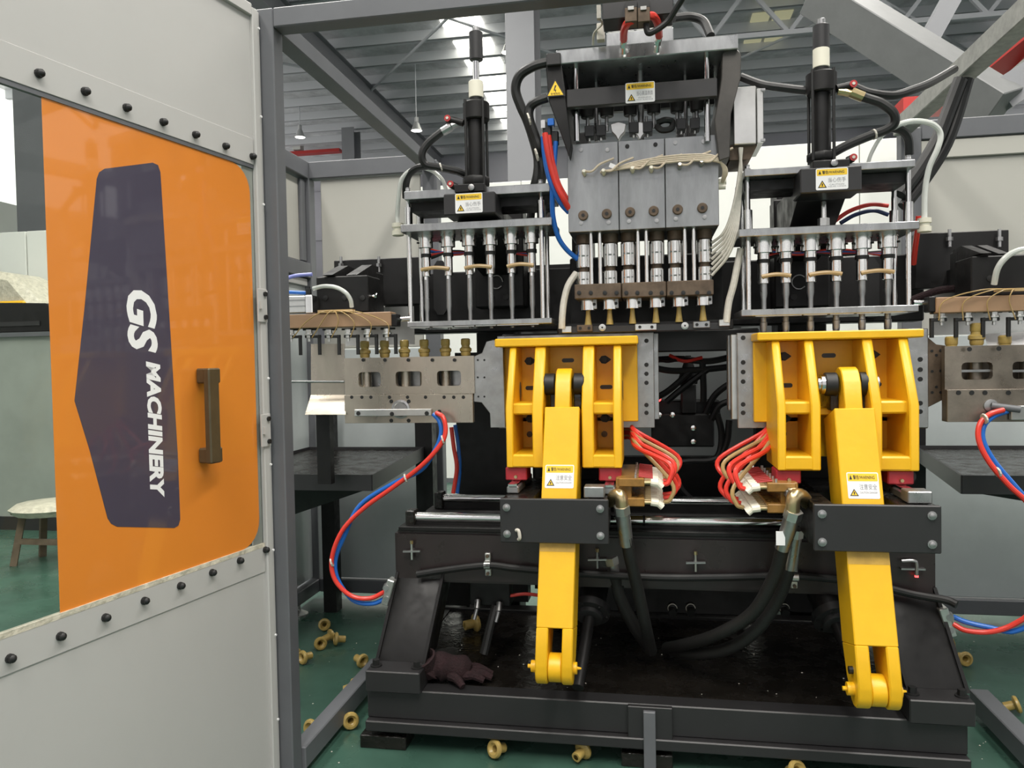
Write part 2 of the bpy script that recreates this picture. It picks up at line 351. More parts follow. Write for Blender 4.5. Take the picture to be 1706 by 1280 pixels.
# things beyond the open door on the far left
lp = thing('low_partition', 'grey-green low cabinet wall beyond the door glass with dark skirting', 'partition', (-5.7, 6.1, 0))
MB().box(-7.5, -3.6, 6.1, 6.25, .12, 1.76).to('panel', mat('grey_green_panel', (.33, .36, .32), .35, var=.2, vs=1.3), lp)
MB().box(-7.5, -3.6, 6.08, 6.25, 0, .12).to('skirting', mCharcoal, lp); MB().box(-7.5, -3.6, 6.06, 6.3, 1.76, 1.8).to('cap_rail', mFrame, lp)
bb = thing('dark_machine_case', 'black sloped equipment case on the low cabinet beyond the glass', 'case', at(30, 540, 6.15))
q = [(-6.4, 1.8), (-5.1, 1.8), (-5.1, 1.93), (-5.35, 2.06), (-6.4, 2.1)]
MB().prism(q, 'y', 6.12, 6.3).to('case_body', mBlack, bb, bev=.01); MB().box(-6.3, -5.4, 6.11, 6.12, 1.86, 1.9).to('vent_strip', mCharcoal, bb)
ws = thing('tall_white_screen', 'tall white sheet screen standing behind the low grey-green cabinet', 'screen', (-6, 8, 0))
for i in range(3): MB().box(-8.6+i*1.4, -7.22+i*1.4, 8, 8.08, .05, 3.1).to('screen_panel', mFarwhite, ws, bev=.005)
MB().box(-8.7, -4.3, 7.97, 8.1, 0, .05).to('foot_rail', mFrame, ws)
yc = thing('yellow_wrapped_load', 'yellow load under clear plastic film beyond the door glass', 'load', (-6.75, 7.4, 0))
MB().prism([(-7.4, 0), (-6.0, 0), (-6.15, 1.9), (-6.7, 2.5), (-7.3, 2.6)], 'y', 7.2, 7.8).to('wrapped_stack', mPlastic, yc, bev=.08); MB().box(-7.2, -6.5, 7.15, 7.2, 1.9, 2.2).to('yellow_block', mYellow, yc, bev=.02)
cc = thing('dark_grey_post', 'dark grey steel post seen through the door glass', 'column', (-8.7, 10, 0))
xx = at(48, 250, 10).x
MB().box(xx-.24, xx+.24, 10, 10.05, 0.03, 9.2).to('flange', mFrame, cc); MB().box(xx-.02, xx+.02, 10.05, 10.4, .03, 9.2).to('web', mFrame, cc); MB().box(xx-.3, xx+.3, 9.95, 10.45, 0, .03).to('base_plate', mFrame, cc)
# wooden stool wrapped in plastic
st = thing('wooden_stool', 'rough wooden stool with a plastic-wrapped seat beyond the door glass', 'stool', onz(60, 940))
b = onz(28, 942); cs = (b.x+.22, b.y+.12); H = .42
MB().box(cs[0]-.24, cs[0]+.24, cs[1]-.15, cs[1]+.15, H-.04, H).to('seat', mWoodold, st, bev=.008)
MB().lathe([(.05, -.05), (.25, -.045), (.29, 0), (.25, .03), (.1, .045), (.01, .045)], (cs[0], cs[1], H+.005), n=14).to('plastic_wrap', mPlastic, st)
for sx in (-1, 1):
    for sy in (-1, 1): MB().beam((cs[0]+sx*.17, cs[1]+sy*.1, H-.04), (cs[0]+sx*.23, cs[1]+sy*.14, 0), .045, .045).to('leg', mWoodold, st)
MB().beam((cs[0]-.2, cs[1]-.12, .18), (cs[0]+.2, cs[1]-.12, .18), .03, .04).to('stretcher', mWoodold, st)

# ================================================================ GUARD ENCLOSURE
en = thing('guard_enclosure', 'dark grey steel guard frame with pale panels around the machine', 'enclosure', (-1.25, 2.42, 0))
ZT, ZB = 2.645, 2.58; XL, XR = -1.28, 1.34; YF, YB = 2.42, 4.4; WX = 2.0
def part(name, m, *a, bev=.004, mt=None): return MB().box(*a).to(name, mt or mFrame, en, bev=bev)
part('front_post', 0, XL, -1.213, YF, YF+.07, 0, ZT)
part('front_top_beam', 0, -1.2125, XR-.001, YF, YF+.07, ZB, ZT)
part('front_post', 0, XR, XR+.07, YF, YF+.07, 0, 2.69)
part('side_top_beam', 0, XL, XL+.07, YF+.07, YB, ZB, ZT)
part('side_top_beam', 0, 1.30, 1.38, YF+.07, YB, 2.605, 2.69, mt=mFrameL)
part('side_floor_beam', 0, XL+.02, XL+.08, YF+.07, 3.3, .03, .11)
part('side_floor_beam', 0, XR-.09, XR-.02, YF+.07, 3.3, .03, .11)
part('rear_post', 0, XL-.01, XL+.08, YB, YB+.08, 0.02, ZT)
part('rear_post', 0, XR, XR+.1, YB, YB+.08, 0.02, ZT)
for sx in (-1, 1):
    a, b = sorted((sx*WX, sx*1.29)) if sx < 0 else sorted((1.44, 3.6))
    part('wing_top_beam', 0, a, b, YB, YB+.08, 2.58, 2.68)
    part('wing_bottom_beam', 0, a, b, YB, YB+.08, .06, .14)
    if sx < 0:
        part('rear_panel', 0, a+.06, b-.02, YB+.03, YB+.04, 1.55, 2.575, mt=mBeige); part('rear_panel', 0, a+.06, b-.02, YB+.03, YB+.04, .145, 1.545, mt=mBluegrey)
    else:
        part('rear_panel', 0, a-.05, 2.75, YB+.03, YB+.04, 1.55, 2.48, mt=mBeige); part('rear_panel', 0, 2.755, b, YB+.03, YB+.04, 1.55, 2.48, mt=mBeige)
        part('wing_inner_beam', 0, a, b, YB+.01, YB+.06, 2.48, 2.575, mt=mBeige)
        part('rear_panel', 0, a-.05, b, YB+.03, YB+.04, .145, 1.545, mt=mBluegrey)
part('wing_post', 0, -WX-.08, -WX, YB, YB+.08, .06, 2.68)
part('wing_side_beam', 0, -WX-.08, -WX, 3.3, YB, 2.58, 2.68); part('wing_side_beam', 0, -WX-.08, -WX, 3.3, YB, .06, .14)
part('wing_side_beam', 0, -WX-.08, -WX, 3.3, YB, 1.98, 2.07)
part('wing_side_panel', 0, -WX-.05, -WX-.04, 3.3, YB, 2.08, 2.57, mt=mBeige); part('wing_side_panel', 0, -WX-.05, -WX-.04, 3.3, YB, .15, 1.97, mt=mBluegrey)
part('wing_panel_frame', 0, -WX-.04, -WX-.02, 4.33, YB-.01, 2.08, 2.57); part('wing_panel_frame', 0, -WX-.04, -WX-.02, 3.4, YB-.01, 1.93, 1.975, mt=mPanel)
# adjustable feet
for x, y in ((-WX-.02, YB-.25), (-1.24, 4.3), (1.39, 4.3)):
    f = MB().lathe([(.055, 0), (.055, .008), (.03, .022), (.012, .03), (.012, .06)], (x, y, 0)).to('levelling_foot', mAlu, en)
    MB().cyl((x, y, .03), (x, y, .075), .009, n=8).to('foot_stud', mBlack, f)
MB().cyl((-1.93, 4.39, 1.41), (-1.23, 4.39, 1.41), .006, n=8).to('tie_bar', mChrome, en)
# shelves in the wings
def shelf(xo, xib, xif, y0, y1, z, label, s):
    e = thing('catch_tray', label, 'tray', ((xo+xib)/2, y1, 0))
    poly = [(xo, y0), (xo, y1), (xib, y1), (xif, y0)]
    MB().prism(poly, 'z', z-.008, z).to('tray_plate', mOily, e)
    for i in range(4):
        p, q = poly[i], poly[(i+1) % 4]
        MB().beam((p[0], p[1], z-.02), (q[0], q[1], z-.02), .008, .07).to('tray_rim', mCharcoal, e)
    MB().hexa([(xo, y0+.03, z-.05), (xif-s*.02, y0+.03, z-.05), (xib-s*.02, y1-.02, z-.05)], [(xo, y0+.1, z-.3), (xo+s*.02, y0+.12, z-.3), (xib-s*.1, y1-.02, z-.07)]).to('gusset', mBlack, e)
    MB().box(xib-.05, xib+.05, y1+.01, y1+.1, 0, z+.25).to('support_post', mBlack, e)
    MB().box(xo+s*.1-.04, xo+s*.1+.04, y1+.01, y1+.09, 0, z+.3).to('support_post', mBlack, e)
shelf(-1.95, -1.26, -1.175, 3.14, 4.2, .96, 'oily dark sheet tray beside the left leg under the trim plate', 1)
shelf(2.6, 1.31, 1.15, 3.1, 4.1, .98, 'dark sheet tray at the right edge under the trim plate', -1)

# ================================================================ OPEN GUARD DOOR
TH = math.atan((1341-853)/F)-YAW; DD = Vector((math.sin(TH), math.cos(TH), 0)); DN = Vector((math.cos(TH), -math.sin(TH), 0))
HG = at(441, 600, 2.40); HG.z = 0
def dr(px, py, off=0.0):
    d = ray(px, py); t = (HG+DN*off-EYE).dot(DN)/d.dot(DN); p = EYE+d*t; q = p-HG; return (-q.dot(DD), p.z)
def D(s, z, n=0.0): return HG - DD*s + DN*n + ZV*z
def dbox(m, s0, s1, z0, z1, n0, n1):
    m.hexa([D(s0, z0, n0), D(s1, z0, n0), D(s1, z1, n0), D(s0, z1, n0)], [D(s0, z0, n1), D(s1, z0, n1), D(s1, z1, n1), D(s0, z1, n1)]); return m
def dpoly(m, pts, n0, n1): m.hexa([D(s, z, n0) for s, z in pts], [D(s, z, n1) for s, z in pts]); return m
door = thing('guard_door', 'open grey guard door with orange printed glass and slate emblem', 'door', D(.5, 0))
zgt = dr(200, 198)[1]; zgb = dr(200, 995)[1]; SW = 1.12
sg = dr(424, 560)[0]
dbox(MB(), .02, SW, zgt, 2.62, -.004, 0).to('upper_panel', mPanel, door, bev=.001)
dbox(MB(), .02, SW, .03, zgb, -.004, 0).to('lower_panel', mPanel, door, bev=.001)
dbox(MB(), .0, .028, .03, 2.63, -.03, .012).to('hinge_stile', mPanel, door, bev=.003)
dbox(MB(), -.016, -.003, .03, 2.63, -.02, .004).to('hinge_leaf', mPanel, door, bev=.002)
dbox(MB(), .028, SW, 2.6, 2.64, -.03, .012).to('top_rail', mPanel, door, bev=.003)
dbox(MB(), .03, .075, zgb-.02, zgt+.02, -.012, -.006).to('corner_strip', mPanel, door)
dbox(MB(), SW-.04, SW, .03, 2.6, -.03, .002).to('lock_stile', mPanel, door, bev=.003)
for z0, z1, nm in ((zgt, zgt+.085, 'glass_retainer'), (zgb-.085, zgb, 'glass_retainer')):
    dbox(MB(), .03, SW, z0, z1, .0, .003).to(nm, mPanel, door, bev=.001)
dbox(MB(), .03, SW, zgt-.012, zgt+.002, -.012, .001).to('glass_gasket', mFrame, door); dbox(MB(), .03, SW, zgb-.002, zgb+.012, -.012, .003).to('glass_gasket', mPlastic, door)
dbox(MB(), .03, SW, zgb-.01, zgt+.01, -.006, -.003).to('glass_pane', mGlass, door)
# printed vinyl on the glass
sl = dr(86, 600)[0]; r = .085; pts = [(sl, zgb+.012), (sl, zgt-.012)]
for i in range(7):
    t = math.radians(90*i/6); pts.append((sg+r-r*math.sin(t), zgt-.012-r+r*math.cos(t)))
for i in range(7):
    t = math.radians(90*i/6); pts.append((sg+r-r*math.cos(t), zgb+.012+r-r*math.sin(t)))
dpoly(MB(), pts, -.0029, -.002).to('orange_vinyl', mOrange, door)
em = [dr(x, y) for x, y in ((162, 298), (166, 287), (175, 281), (255, 271), (264, 275), (268, 287), (285, 560), (297, 760), (301, 866), (298, 876), (291, 880), (196, 878), (186, 873), (180, 864), (150, 750), (125, 668), (142, 510))]
dpoly(MB(), em, -.0022, -.0014).to('slate_emblem', mNavy, door)
def vtext(body, px0, py0, px1, py1, bold, shear):
    # lettering running down the glass: rotated a quarter turn clockwise
    s0, z1 = dr((px0+px1)/2, py0); _, z0 = dr((px0+px1)/2, py1); sa = dr(px0, (py0+py1)/2)[0]; sb = dr(px1, (py0+py1)/2)[0]
    m = MB(); add_text(m, body, D(sa, z1, -.0009), -ZV, DD, z1-z0, sa-sb, shear, bold); m.to('door_lettering', mWhite, door, label='white slanted capital lettering')
vtext('GS', 212, 484, 262, 588, .035, .2)
vtext('MACHINERY', 247, 602, 271, 832, .05, .2)
# pull handle
hs, hz1 = dr(333, 614); _, hz0 = dr(343, 770)
dbox(MB(), hs-.032, hs+.018, hz1-.045, hz1, 0, .05).to('handle_foot', mHandle, door, bev=.004); dbox(MB(), hs-.032, hs+.018, hz0, hz0+.045, 0, .05).to('handle_foot', mHandle, door, bev=.004)
dbox(MB(), hs-.02, hs+.024, hz0, hz1, .032, .055).to('pull_handle', mHandle, door, bev=.004)
nut = MB().lathe([(.011, 0), (.011, .006), (.0095, .0065), (.0095, .013), (.006, .017), (.001, .0185)], (0, 0, 0), DN, n=10)
nm_ = nut.mesh('acorn_nut'); nm_.materials.append(mRubber)
for x, y in ((62, 123), (139, 153), (208, 180), (269, 204), (323, 225), (373, 244), (418, 261), (14, 1097), (98, 1060), (173, 1029), (238, 1001), (298, 976), (351, 954), (397, 934), (440, 916)):
    o = bpy.data.objects.new('acorn_nut', nm_); COL.objects.link(o); s, z = dr(x, y); o.location = D(s, z, .003); o.parent = door; o.matrix_parent_inverse = Matrix.Translation(-door.location)
for y0, y1, x in ((482, 537, 431), (690, 744, 437)):
    s, z1 = dr(x, y0); _, z0 = dr(x, y1)
    h = dbox(MB(), s-.02, s+.026, z0, z1, .012, .017).to('hinge_plate', mPanel, door, bev=.001); dbox(MB(), s+.012, s+.02, (z0+z1)/2-.012, (z0+z1)/2+.012, .017, .024).to('hinge_tab', mPanel, h)
    for t in (.15, .85):
        p = D(s-.008, z0+(z1-z0)*t, .017); MB().cyl(p, p+DN*.006, .008, n=10).to('hinge_bolt', mRubber, h)
for i in range(9):   # small weld studs down the stile
    z = .25+i*.29; MB().cyl(D(.0, z, .012), D(.0, z, .016), .004, n=6).to('weld_stud', mWhite, door)
# ================================================================ MACHINE BASE
mb = thing('machine_bed', 'black welded machine bed with oily drip pan, beam and slide rails', 'machine bed', (0, 3.0, 0))
BX0, BX1, BF, BB = -1.06, 1.03, 2.72, 3.75
MB().box(BX0, BX1, BF+.01, BF+.09, .115, .225).box(BX0, BX1, BF-.02, BF+.11, .075, .115).to('front_sill', mCharcoal, mb, bev=.004)
MB().box(BX0, BX1, BB-.08, BB, .09, .235).to('rear_sill', mBlack, mb, bev=.004)
MB().box(BX0, BX0+.08, BF+.1, BB-.08, .09, .225).to('side_sill', mBlack, mb); MB().box(BX1-.08, BX1, BF+.1, BB-.08, .09, .225).to('side_sill', mBlack, mb)
MB().box(BX0+.02, BX1-.02, BF+.06, BB, .205, .22).to('drip_pan', mOily, mb)
for x in (BX0+.06, -.02, BX1-.06):
    for y in (BF+.06, BB-.1):
        MB().box(x-.09, x+.09, y-.06, y+.05, 0, .05).box(x-.02, x+.02, y-.02, y+.02, .05, .08).to('machine_foot', mOily, mb, bev=.003)
MB().box(*[at(1046, 1190, BF).x, at(1120, 1190, BF).x], BF-.012, BF+.01, .075, .225).to('centre_bracket_plate', mCharcoal, mb, bev=.002)
MB().box(at(1072, 1200, BF).x, at(1092, 1200, BF).x, BF-.03, BF-.012, .0, .215).to('centre_bracket_bar', mFrame, mb, bev=.002)
# foot blocks under the legs
for x0, x1 in ((612, 702), (1512, 1622)):
    a = at(x0, 1140, BF).x; b = at(x1, 1150, BF).x
    MB().box(a, b, BF-.02, BF+.22, .225, .305).to('foot_block', mCharcoal, mb, bev=.004)
    for t in (.12, .88):
        p = (a+(b-a)*t, BF+.03, .305); MB().cyl(p, (p[0], p[1], .33), .014, n=6).cyl((p[0], p[1], .305), (p[0], p[1], .31), .022, n=12).to('foot_bolt', mRubber, mb)
# slanted legs
def leg(x_top, x_bot, w, y_top, y_bot, s):
    zt, zb = .62, .3; d = .16
    m = MB(); m.hexa([(x_bot, y_bot, zb), (x_bot+w, y_bot, zb), (x_bot+w, y_bot+d, zb), (x_bot, y_bot+d, zb)], [(x_top, y_top, zt), (x_top+w, y_top, zt), (x_top+w, y_top+d, zt), (x_top, y_top+d, zt)])
    l = m.to('slanted_leg', mBlack, mb, bev=.006)
    for k in (0, w-.012):
        m = MB(); e = -.012; m.hexa([(x_bot+k, y_bot+e, zb), (x_bot+k+.012, y_bot+e, zb), (x_bot+k+.012, y_bot, zb), (x_bot+k, y_bot, zb)], [(x_top+k, y_top+e, zt), (x_top+k+.012, y_top+e, zt), (x_top+k+.012, y_top, zt), (x_top+k, y_top, zt)]); m.to('leg_rib', mBlack, l)
leg(-1.0, -1.05, .2, 2.93, 2.80, 1); leg(.80, .86, .2, 2.93, 2.80, -1)
leg(-.98, -1.0, .16, 3.4, 3.5, 1); leg(.82, .84, .16, 3.4, 3.5, -1)
# main beam pair and cross slabs
bx0, bx1 = -1.005, 1.0
MB().box(bx0, bx1, 2.92, 3.04, .58, .785).to('front_beam', mBrownblk, mb, bev=.012, seg=2)
MB().box(bx0+.02, bx1-.02, 2.915, 3.03, .785, .803).to('way_plate', mBlack, mb, bev=.003)
MB().box(bx0, bx1, 3.34, 3.46, .58, .785).to('rear_beam', mBlack, mb, bev=.01)
for x in (-.95, -.1, .78): MB().box(x, x+.16, 3.04, 3.34, .6, .74).to('cross_member', mBlack, mb, bev=.004)
for y in (2.975, 3.4):
    MB().cyl((bx0+.07, y, .83), (bx1-.05, y, .83), .02, n=20).to('slide_rail', mChrome, mb)
    MB().box(bx0+.06, bx1-.04, y-.012, y+.012, .785, .815).to('rail_support', mBlack, mb)
    for x in (-.02,): MB().cyl((x-.004, y, .83), (x+.004, y, .83), .0215, n=20).to('rail_joint', mBlack, mb)
    MB().box(bx0+.04, bx0+.08, y-.03, y+.03, .785, .86).to('rail_end_clamp', mOily, mb, bev=.004)
# drain taps with cross handles on the beam front
for x, y, br in ((686, 918, 1), (995, 932, 0), (1159, 937, 1)):
    p = at(x, y, 2.90); m = MB().cyl(p-ZV*.035, p+ZV*.03, .0045, n=8)
    v = m.to('valve_stem', mAlu if br else mSteel, mb); MB().beam(p-XV*.035-ZV*.003, p+XV*.035, .014, .006).to('cross_handle', mSteel, v)
    MB().cyl(p+ZV*.028, p+ZV*.04, .007, n=6).to('brass_cap', mBrass, v); MB().cyl(p, p+YV*.025, .007, n=8).to('valve_body', mSteel, v)
p = at(1527, 945, 2.90); v = MB().tube([p+Vector((-.05, 0, .02)), p+Vector((-.01, 0, .022)), p+Vector((0, 0, .01)), p+Vector((0, 0, -.03))], .006).to('sensor_bracket', mSteel, mb)
MB().cyl(p-ZV*.03, p-ZV*.036, .0065, n=10).to('indicator_light', mRedled, v, label='small glowing red indicator'); MB().box(p.x-.05, p.x+.03, p.y, p.y+.02, p.z-.012, p.z-.006).to('sensor_plate', mSteel, v)
# cable along the beam front and its clips
P = [at(*q) for q in ((695, 957, 2.895), (740, 950, 2.895), (812, 942, 2.89), (860, 947, 2.895), (960, 955, 2.895), (1090, 962, 2.895), (1200, 962, 2.895), (1330, 960, 2.895), (1440, 972, 2.895), (1520, 990, 2.89), (1575, 1000, 2.86), (1594, 1008, 2.84))]
MB().tube(P, .014, 10).to('beam_cable', mRubber, mb)
for x, y in ((812, 942), (1324, 962)):
    p = at(x, y, 2.893); c = MB().box(p.x-.012, p.x+.012, p.y+.006, p.y+.026, p.z-.045, p.z+.045).to('cable_clip', mAlu, mb, bev=.003)
    MB().cyl(p-XV*.012, p+XV*.012, .0165, n=14).to('clip_band', mAlu, c)
    for s in (-1, 1): MB().cyl(p+ZV*.034*s-YV*.002, p+ZV*.034*s+YV*.008, .007, n=8).to('clip_screw', mRust, c)
# tube junction blocks on the legs
for x, y, s in ((643, 985, -1), (1583, 1035, 1)):
    p = at(x, y, 2.9); j = MB().beam(p+Vector((0, 0, -.05)), p+Vector((.03*-s, 0, .05)), .05, .03, (1, 0, 0)).to('tube_junction', mAlu, mb, bev=.003)
    for k in (-.025, .02): MB().cyl(p+Vector((-.01*s, -.03, k)), p+Vector((0, .01, k)), .012, n=12).to('push_fitting', mSteel, j)
# lower valves, pistons behind the arms
def flangecyl(x, y, Y, label=None):
    p = at(x, y, Y); d = Vector((.1 if x > 1200 else -.05, -.42, -.32)).normalized()
    f = MB().lathe([(.075, 0), (.075, .03), (.05, .032), (.05, .05), (.045, .052)], p, d, 24).to('cylinder_flange', mCharcoal, mb)
    MB().cyl(p-d*.25, p, .055, n=20).to('cylinder_barrel', mBlack, f); MB().cyl(p, p+d*.34, .022, n=16).to('piston_rod', mBlack, f)
    for i in range(6):
        a = d.orthogonal().normalized(); b = d.cross(a); t = i*math.pi/3; q = p+(a*math.cos(t)+b*math.sin(t))*.064+d*.03; MB().cyl(q, q+d*.008, .006, n=6).to('flange_bolt', mRubber, f)
flangecyl(1385, 1022, 2.93); flangecyl(985, 1012, 2.98)
vb = MB().pb(783, 968, 850, 1010, 3.05, .08).to('valve_block', mBlack, mb, bev=.004)
for x, y in ((796, 1000), (832, 1004)):
    p = at(x, y, 3.03); MB().cyl(p, p+Vector((0, -.02, -.03)), .012, n=10).cyl(p+Vector((0, -.02, -.03)), p+Vector((-.01, -.03, -.07)), .008, n=10).to('valve_fitting', mSteel, vb)
MB().tube([at(826, 1010, 3.03), at(818, 1040, 3.0), at(810, 1075, 2.98), at(806, 1090, 2.97)], .018, 10).to('drain_hose', mRubber, mb)
MB().tube([at(850, 993, 3.06), at(875, 990, 3.06), at(905, 994, 3.07), at(925, 1004, 3.09)], .007, 8).to('red_wire', mRed, mb)
MB().box(-.5, .5, 3.5, 3.6, .3, .58).to('rear_valve_bank', mBlack, mb, bev=.006)
for i in range(5):
    x = -.4+i*.2; p = Vector((x, 3.5, .45)); MB().cyl(p, p-YV*.05, .022, n=12).to('valve_fitting', mSteel if i % 2 else mBlack, mb)
for i, (x, y) in enumerate(((1120, 1010), (1150, 1010), (1305, 1010))):
    p = at(x, y, 3.2); m = MB().lathe([(.02, 0), (.02, .03), (.016, .032), (.016, .06)], p, (0, -1, -.2), 14); m.to('hose_stub', mBlack, mb)
    MB().tube([p+Vector((.018*math.cos(t*.6), -.03, .018*math.sin(t*.6))) for t in range(8)], .002, 5, 2).to('tie_ring', mWirew, mb)

# ================================================================ UPPER MACHINE BODY BEHIND THE TOOLS
ub = thing('machine_upright', 'black upright machine body and crossbar behind the tools', 'machine body', (0, 3.8, 0))
def upb(name, x0, y0, x1, y1, Y, d, mt=None, bev=.006): return MB().pb(x0, y0, x1, y1, Y, d).to(name, mt or mBlack, ub, bev=bev)
upb('crossbar', 640, 440, 1540, 546, 3.62, .14)
upb('lower_crossbar', 835, 552, 1265, 588, 3.4, .1, mCharcoal)
MB().box(-.86, -.66, 3.85, 4.05, 0, 2.3).to('rear_upright', mBlack, ub, bev=.006); MB().box(.62, .84, 3.85, 4.05, 0, 2.3).to('rear_upright', mBlack, ub, bev=.006)
MB().box(-.95, -.6, 3.75, 3.84, .25, 1.5).to('side_shield', mBlack, ub); MB().box(.5, .95, 3.75, 3.84, .25, 1.5).to('side_shield', mBlack, ub)
MB().box(-.6, .5, 3.98, 4.04, .25, .95).to('rear_lower_shield', mBlack, ub); MB().box(-.6, .5, 3.98, 4.04, 1.68, 1.95).to('rear_upper_shield', mBlack, ub)
MB().box(-.3, .2, 3.3, 3.75, 2.02, 2.12).to('head_table', mBlack, ub, bev=.006)
MB().box(-.32, -.24, 3.4, 3.75, 1.6, 2.45).to('head_column', mBlack, ub, bev=.006); MB().box(.14, .22, 3.4, 3.75, 1.6, 2.45).to('head_column', mBlack, ub, bev=.006)
MB().box(-.7, .64, 4.05, 4.08, .94, 1.69).to('gap_darkening_panel', mBluegrey, ub)  # added panel, hides the bright partition so the clamp gap stays dark
upb('head_back_plate', 950, 425, 1205, 552, 3.25, .06); upb('cutter_guide_beam', 928, 536, 1222, 552, 2.98, .03, mBlack, .003)
# blow-unit mounting plates with slots
for x0, x1 in ((790, 872), (1290, 1382)):
    p = upb('mount_plate', x0, 330, x1, 512, 3.45, .12)
    for k in range(2):
        q = at(x0+(x1-x0)*(.35+.3*k), 495, 3.45); MB().lathe([(.014, 0), (.014, .008), (.008, .009)], q, -YV, 10).to('mount_bolt', mRubber, p)
    q = at(x0+(x1-x0)*.45, 470, 3.44); MB().tube([q+Vector((.03*math.cos(t*.7), 0, .03*math.sin(t*.7))) for t in range(9)], .003, 6, 3).to('lifting_eye', mSteel, p)
for x0, x1 in ((722, 745), (1438, 1465)):
    a = at(x0, 480, 3.6); b = at(x1, 480, 3.6); m = MB(); m.hexa([Vector((a.x, 3.61, a.z))+ZV*z+XV*t for t, z in ((0, -.1), (.02, -.13), (b.x-a.x-.02, -.13), (b.x-a.x, -.1), (b.x-a.x, .1), (b.x-a.x-.02, .13), (.02, .13), (0, .1))], [Vector((a.x, 3.6, a.z))+ZV*z+XV*t for t, z in ((0, -.1), (.02, -.13), (b.x-a.x-.02, -.13), (b.x-a.x, -.1), (b.x-a.x, .1), (b.x-a.x-.02, .13), (.02, .13), (0, .1))]); m.to('slot_cover', mRubber, ub)
# centre hydraulic manifold seen between the clamps
hm = upb('manifold', 1085, 690, 1190, 745, 3.55, .15); upb('manifold_base', 1075, 668, 1200, 700, 3.6, .15); upb('manifold_stack', 1135, 640, 1160, 690, 3.55, .1)
q = at(1147, 640, 3.6); MB().lathe([(.04, 0), (.045, .03), (.02, .1), (.012, .13)], q, ZV, 12).to('accumulator', mBlack, ub)
for x, y in ((1098, 691), (1120, 691), (1155, 713), (1155, 736)):
    q = at(x, y, 3.54); MB().lathe([(.012, 0), (.012, .012), (.007, .013)], q, -YV, 10).to('gauge_port', mChrome, ub)
q = at(1097, 665, 3.54); MB().cyl(q, q-YV*.01, .012, n=10).to('pilot_light', mRedled, ub, label='small glowing red pilot light')
for pts in (((1090, 665), (1115, 650), (1150, 620)), ((1110, 670), (1140, 645), (1180, 615)), ((1175, 690), (1190, 660), (1215, 640), (1240, 630)), ((1185, 700), (1200, 675), (1230, 665)), ((1172, 670), (1172, 640), (1170, 600)), ((1195, 690), (1202, 720), (1200, 750), (1190, 770)), ((1130, 770), (1150, 768), (1190, 765), (1210, 740), (1215, 700)), ((1125, 790), (1135, 815), (1160, 840)), ((1085, 612), (1120, 618), (1170, 616), (1230, 610)), ((1085, 600), (1130, 598), (1180, 602), (1230, 592))):
    MB().tube([at(x, y, 3.5) for x, y in pts], .014, 8).to('hydraulic_hose', mRubber, ub)
for i in range(2): MB().tube([at(1085+i*30, 592, 3.48), at(1110+i*30, 602, 3.47), at(1140+i*30, 596, 3.48)], .008, 8).to('red_line', mRed if i else mMaroon, ub)

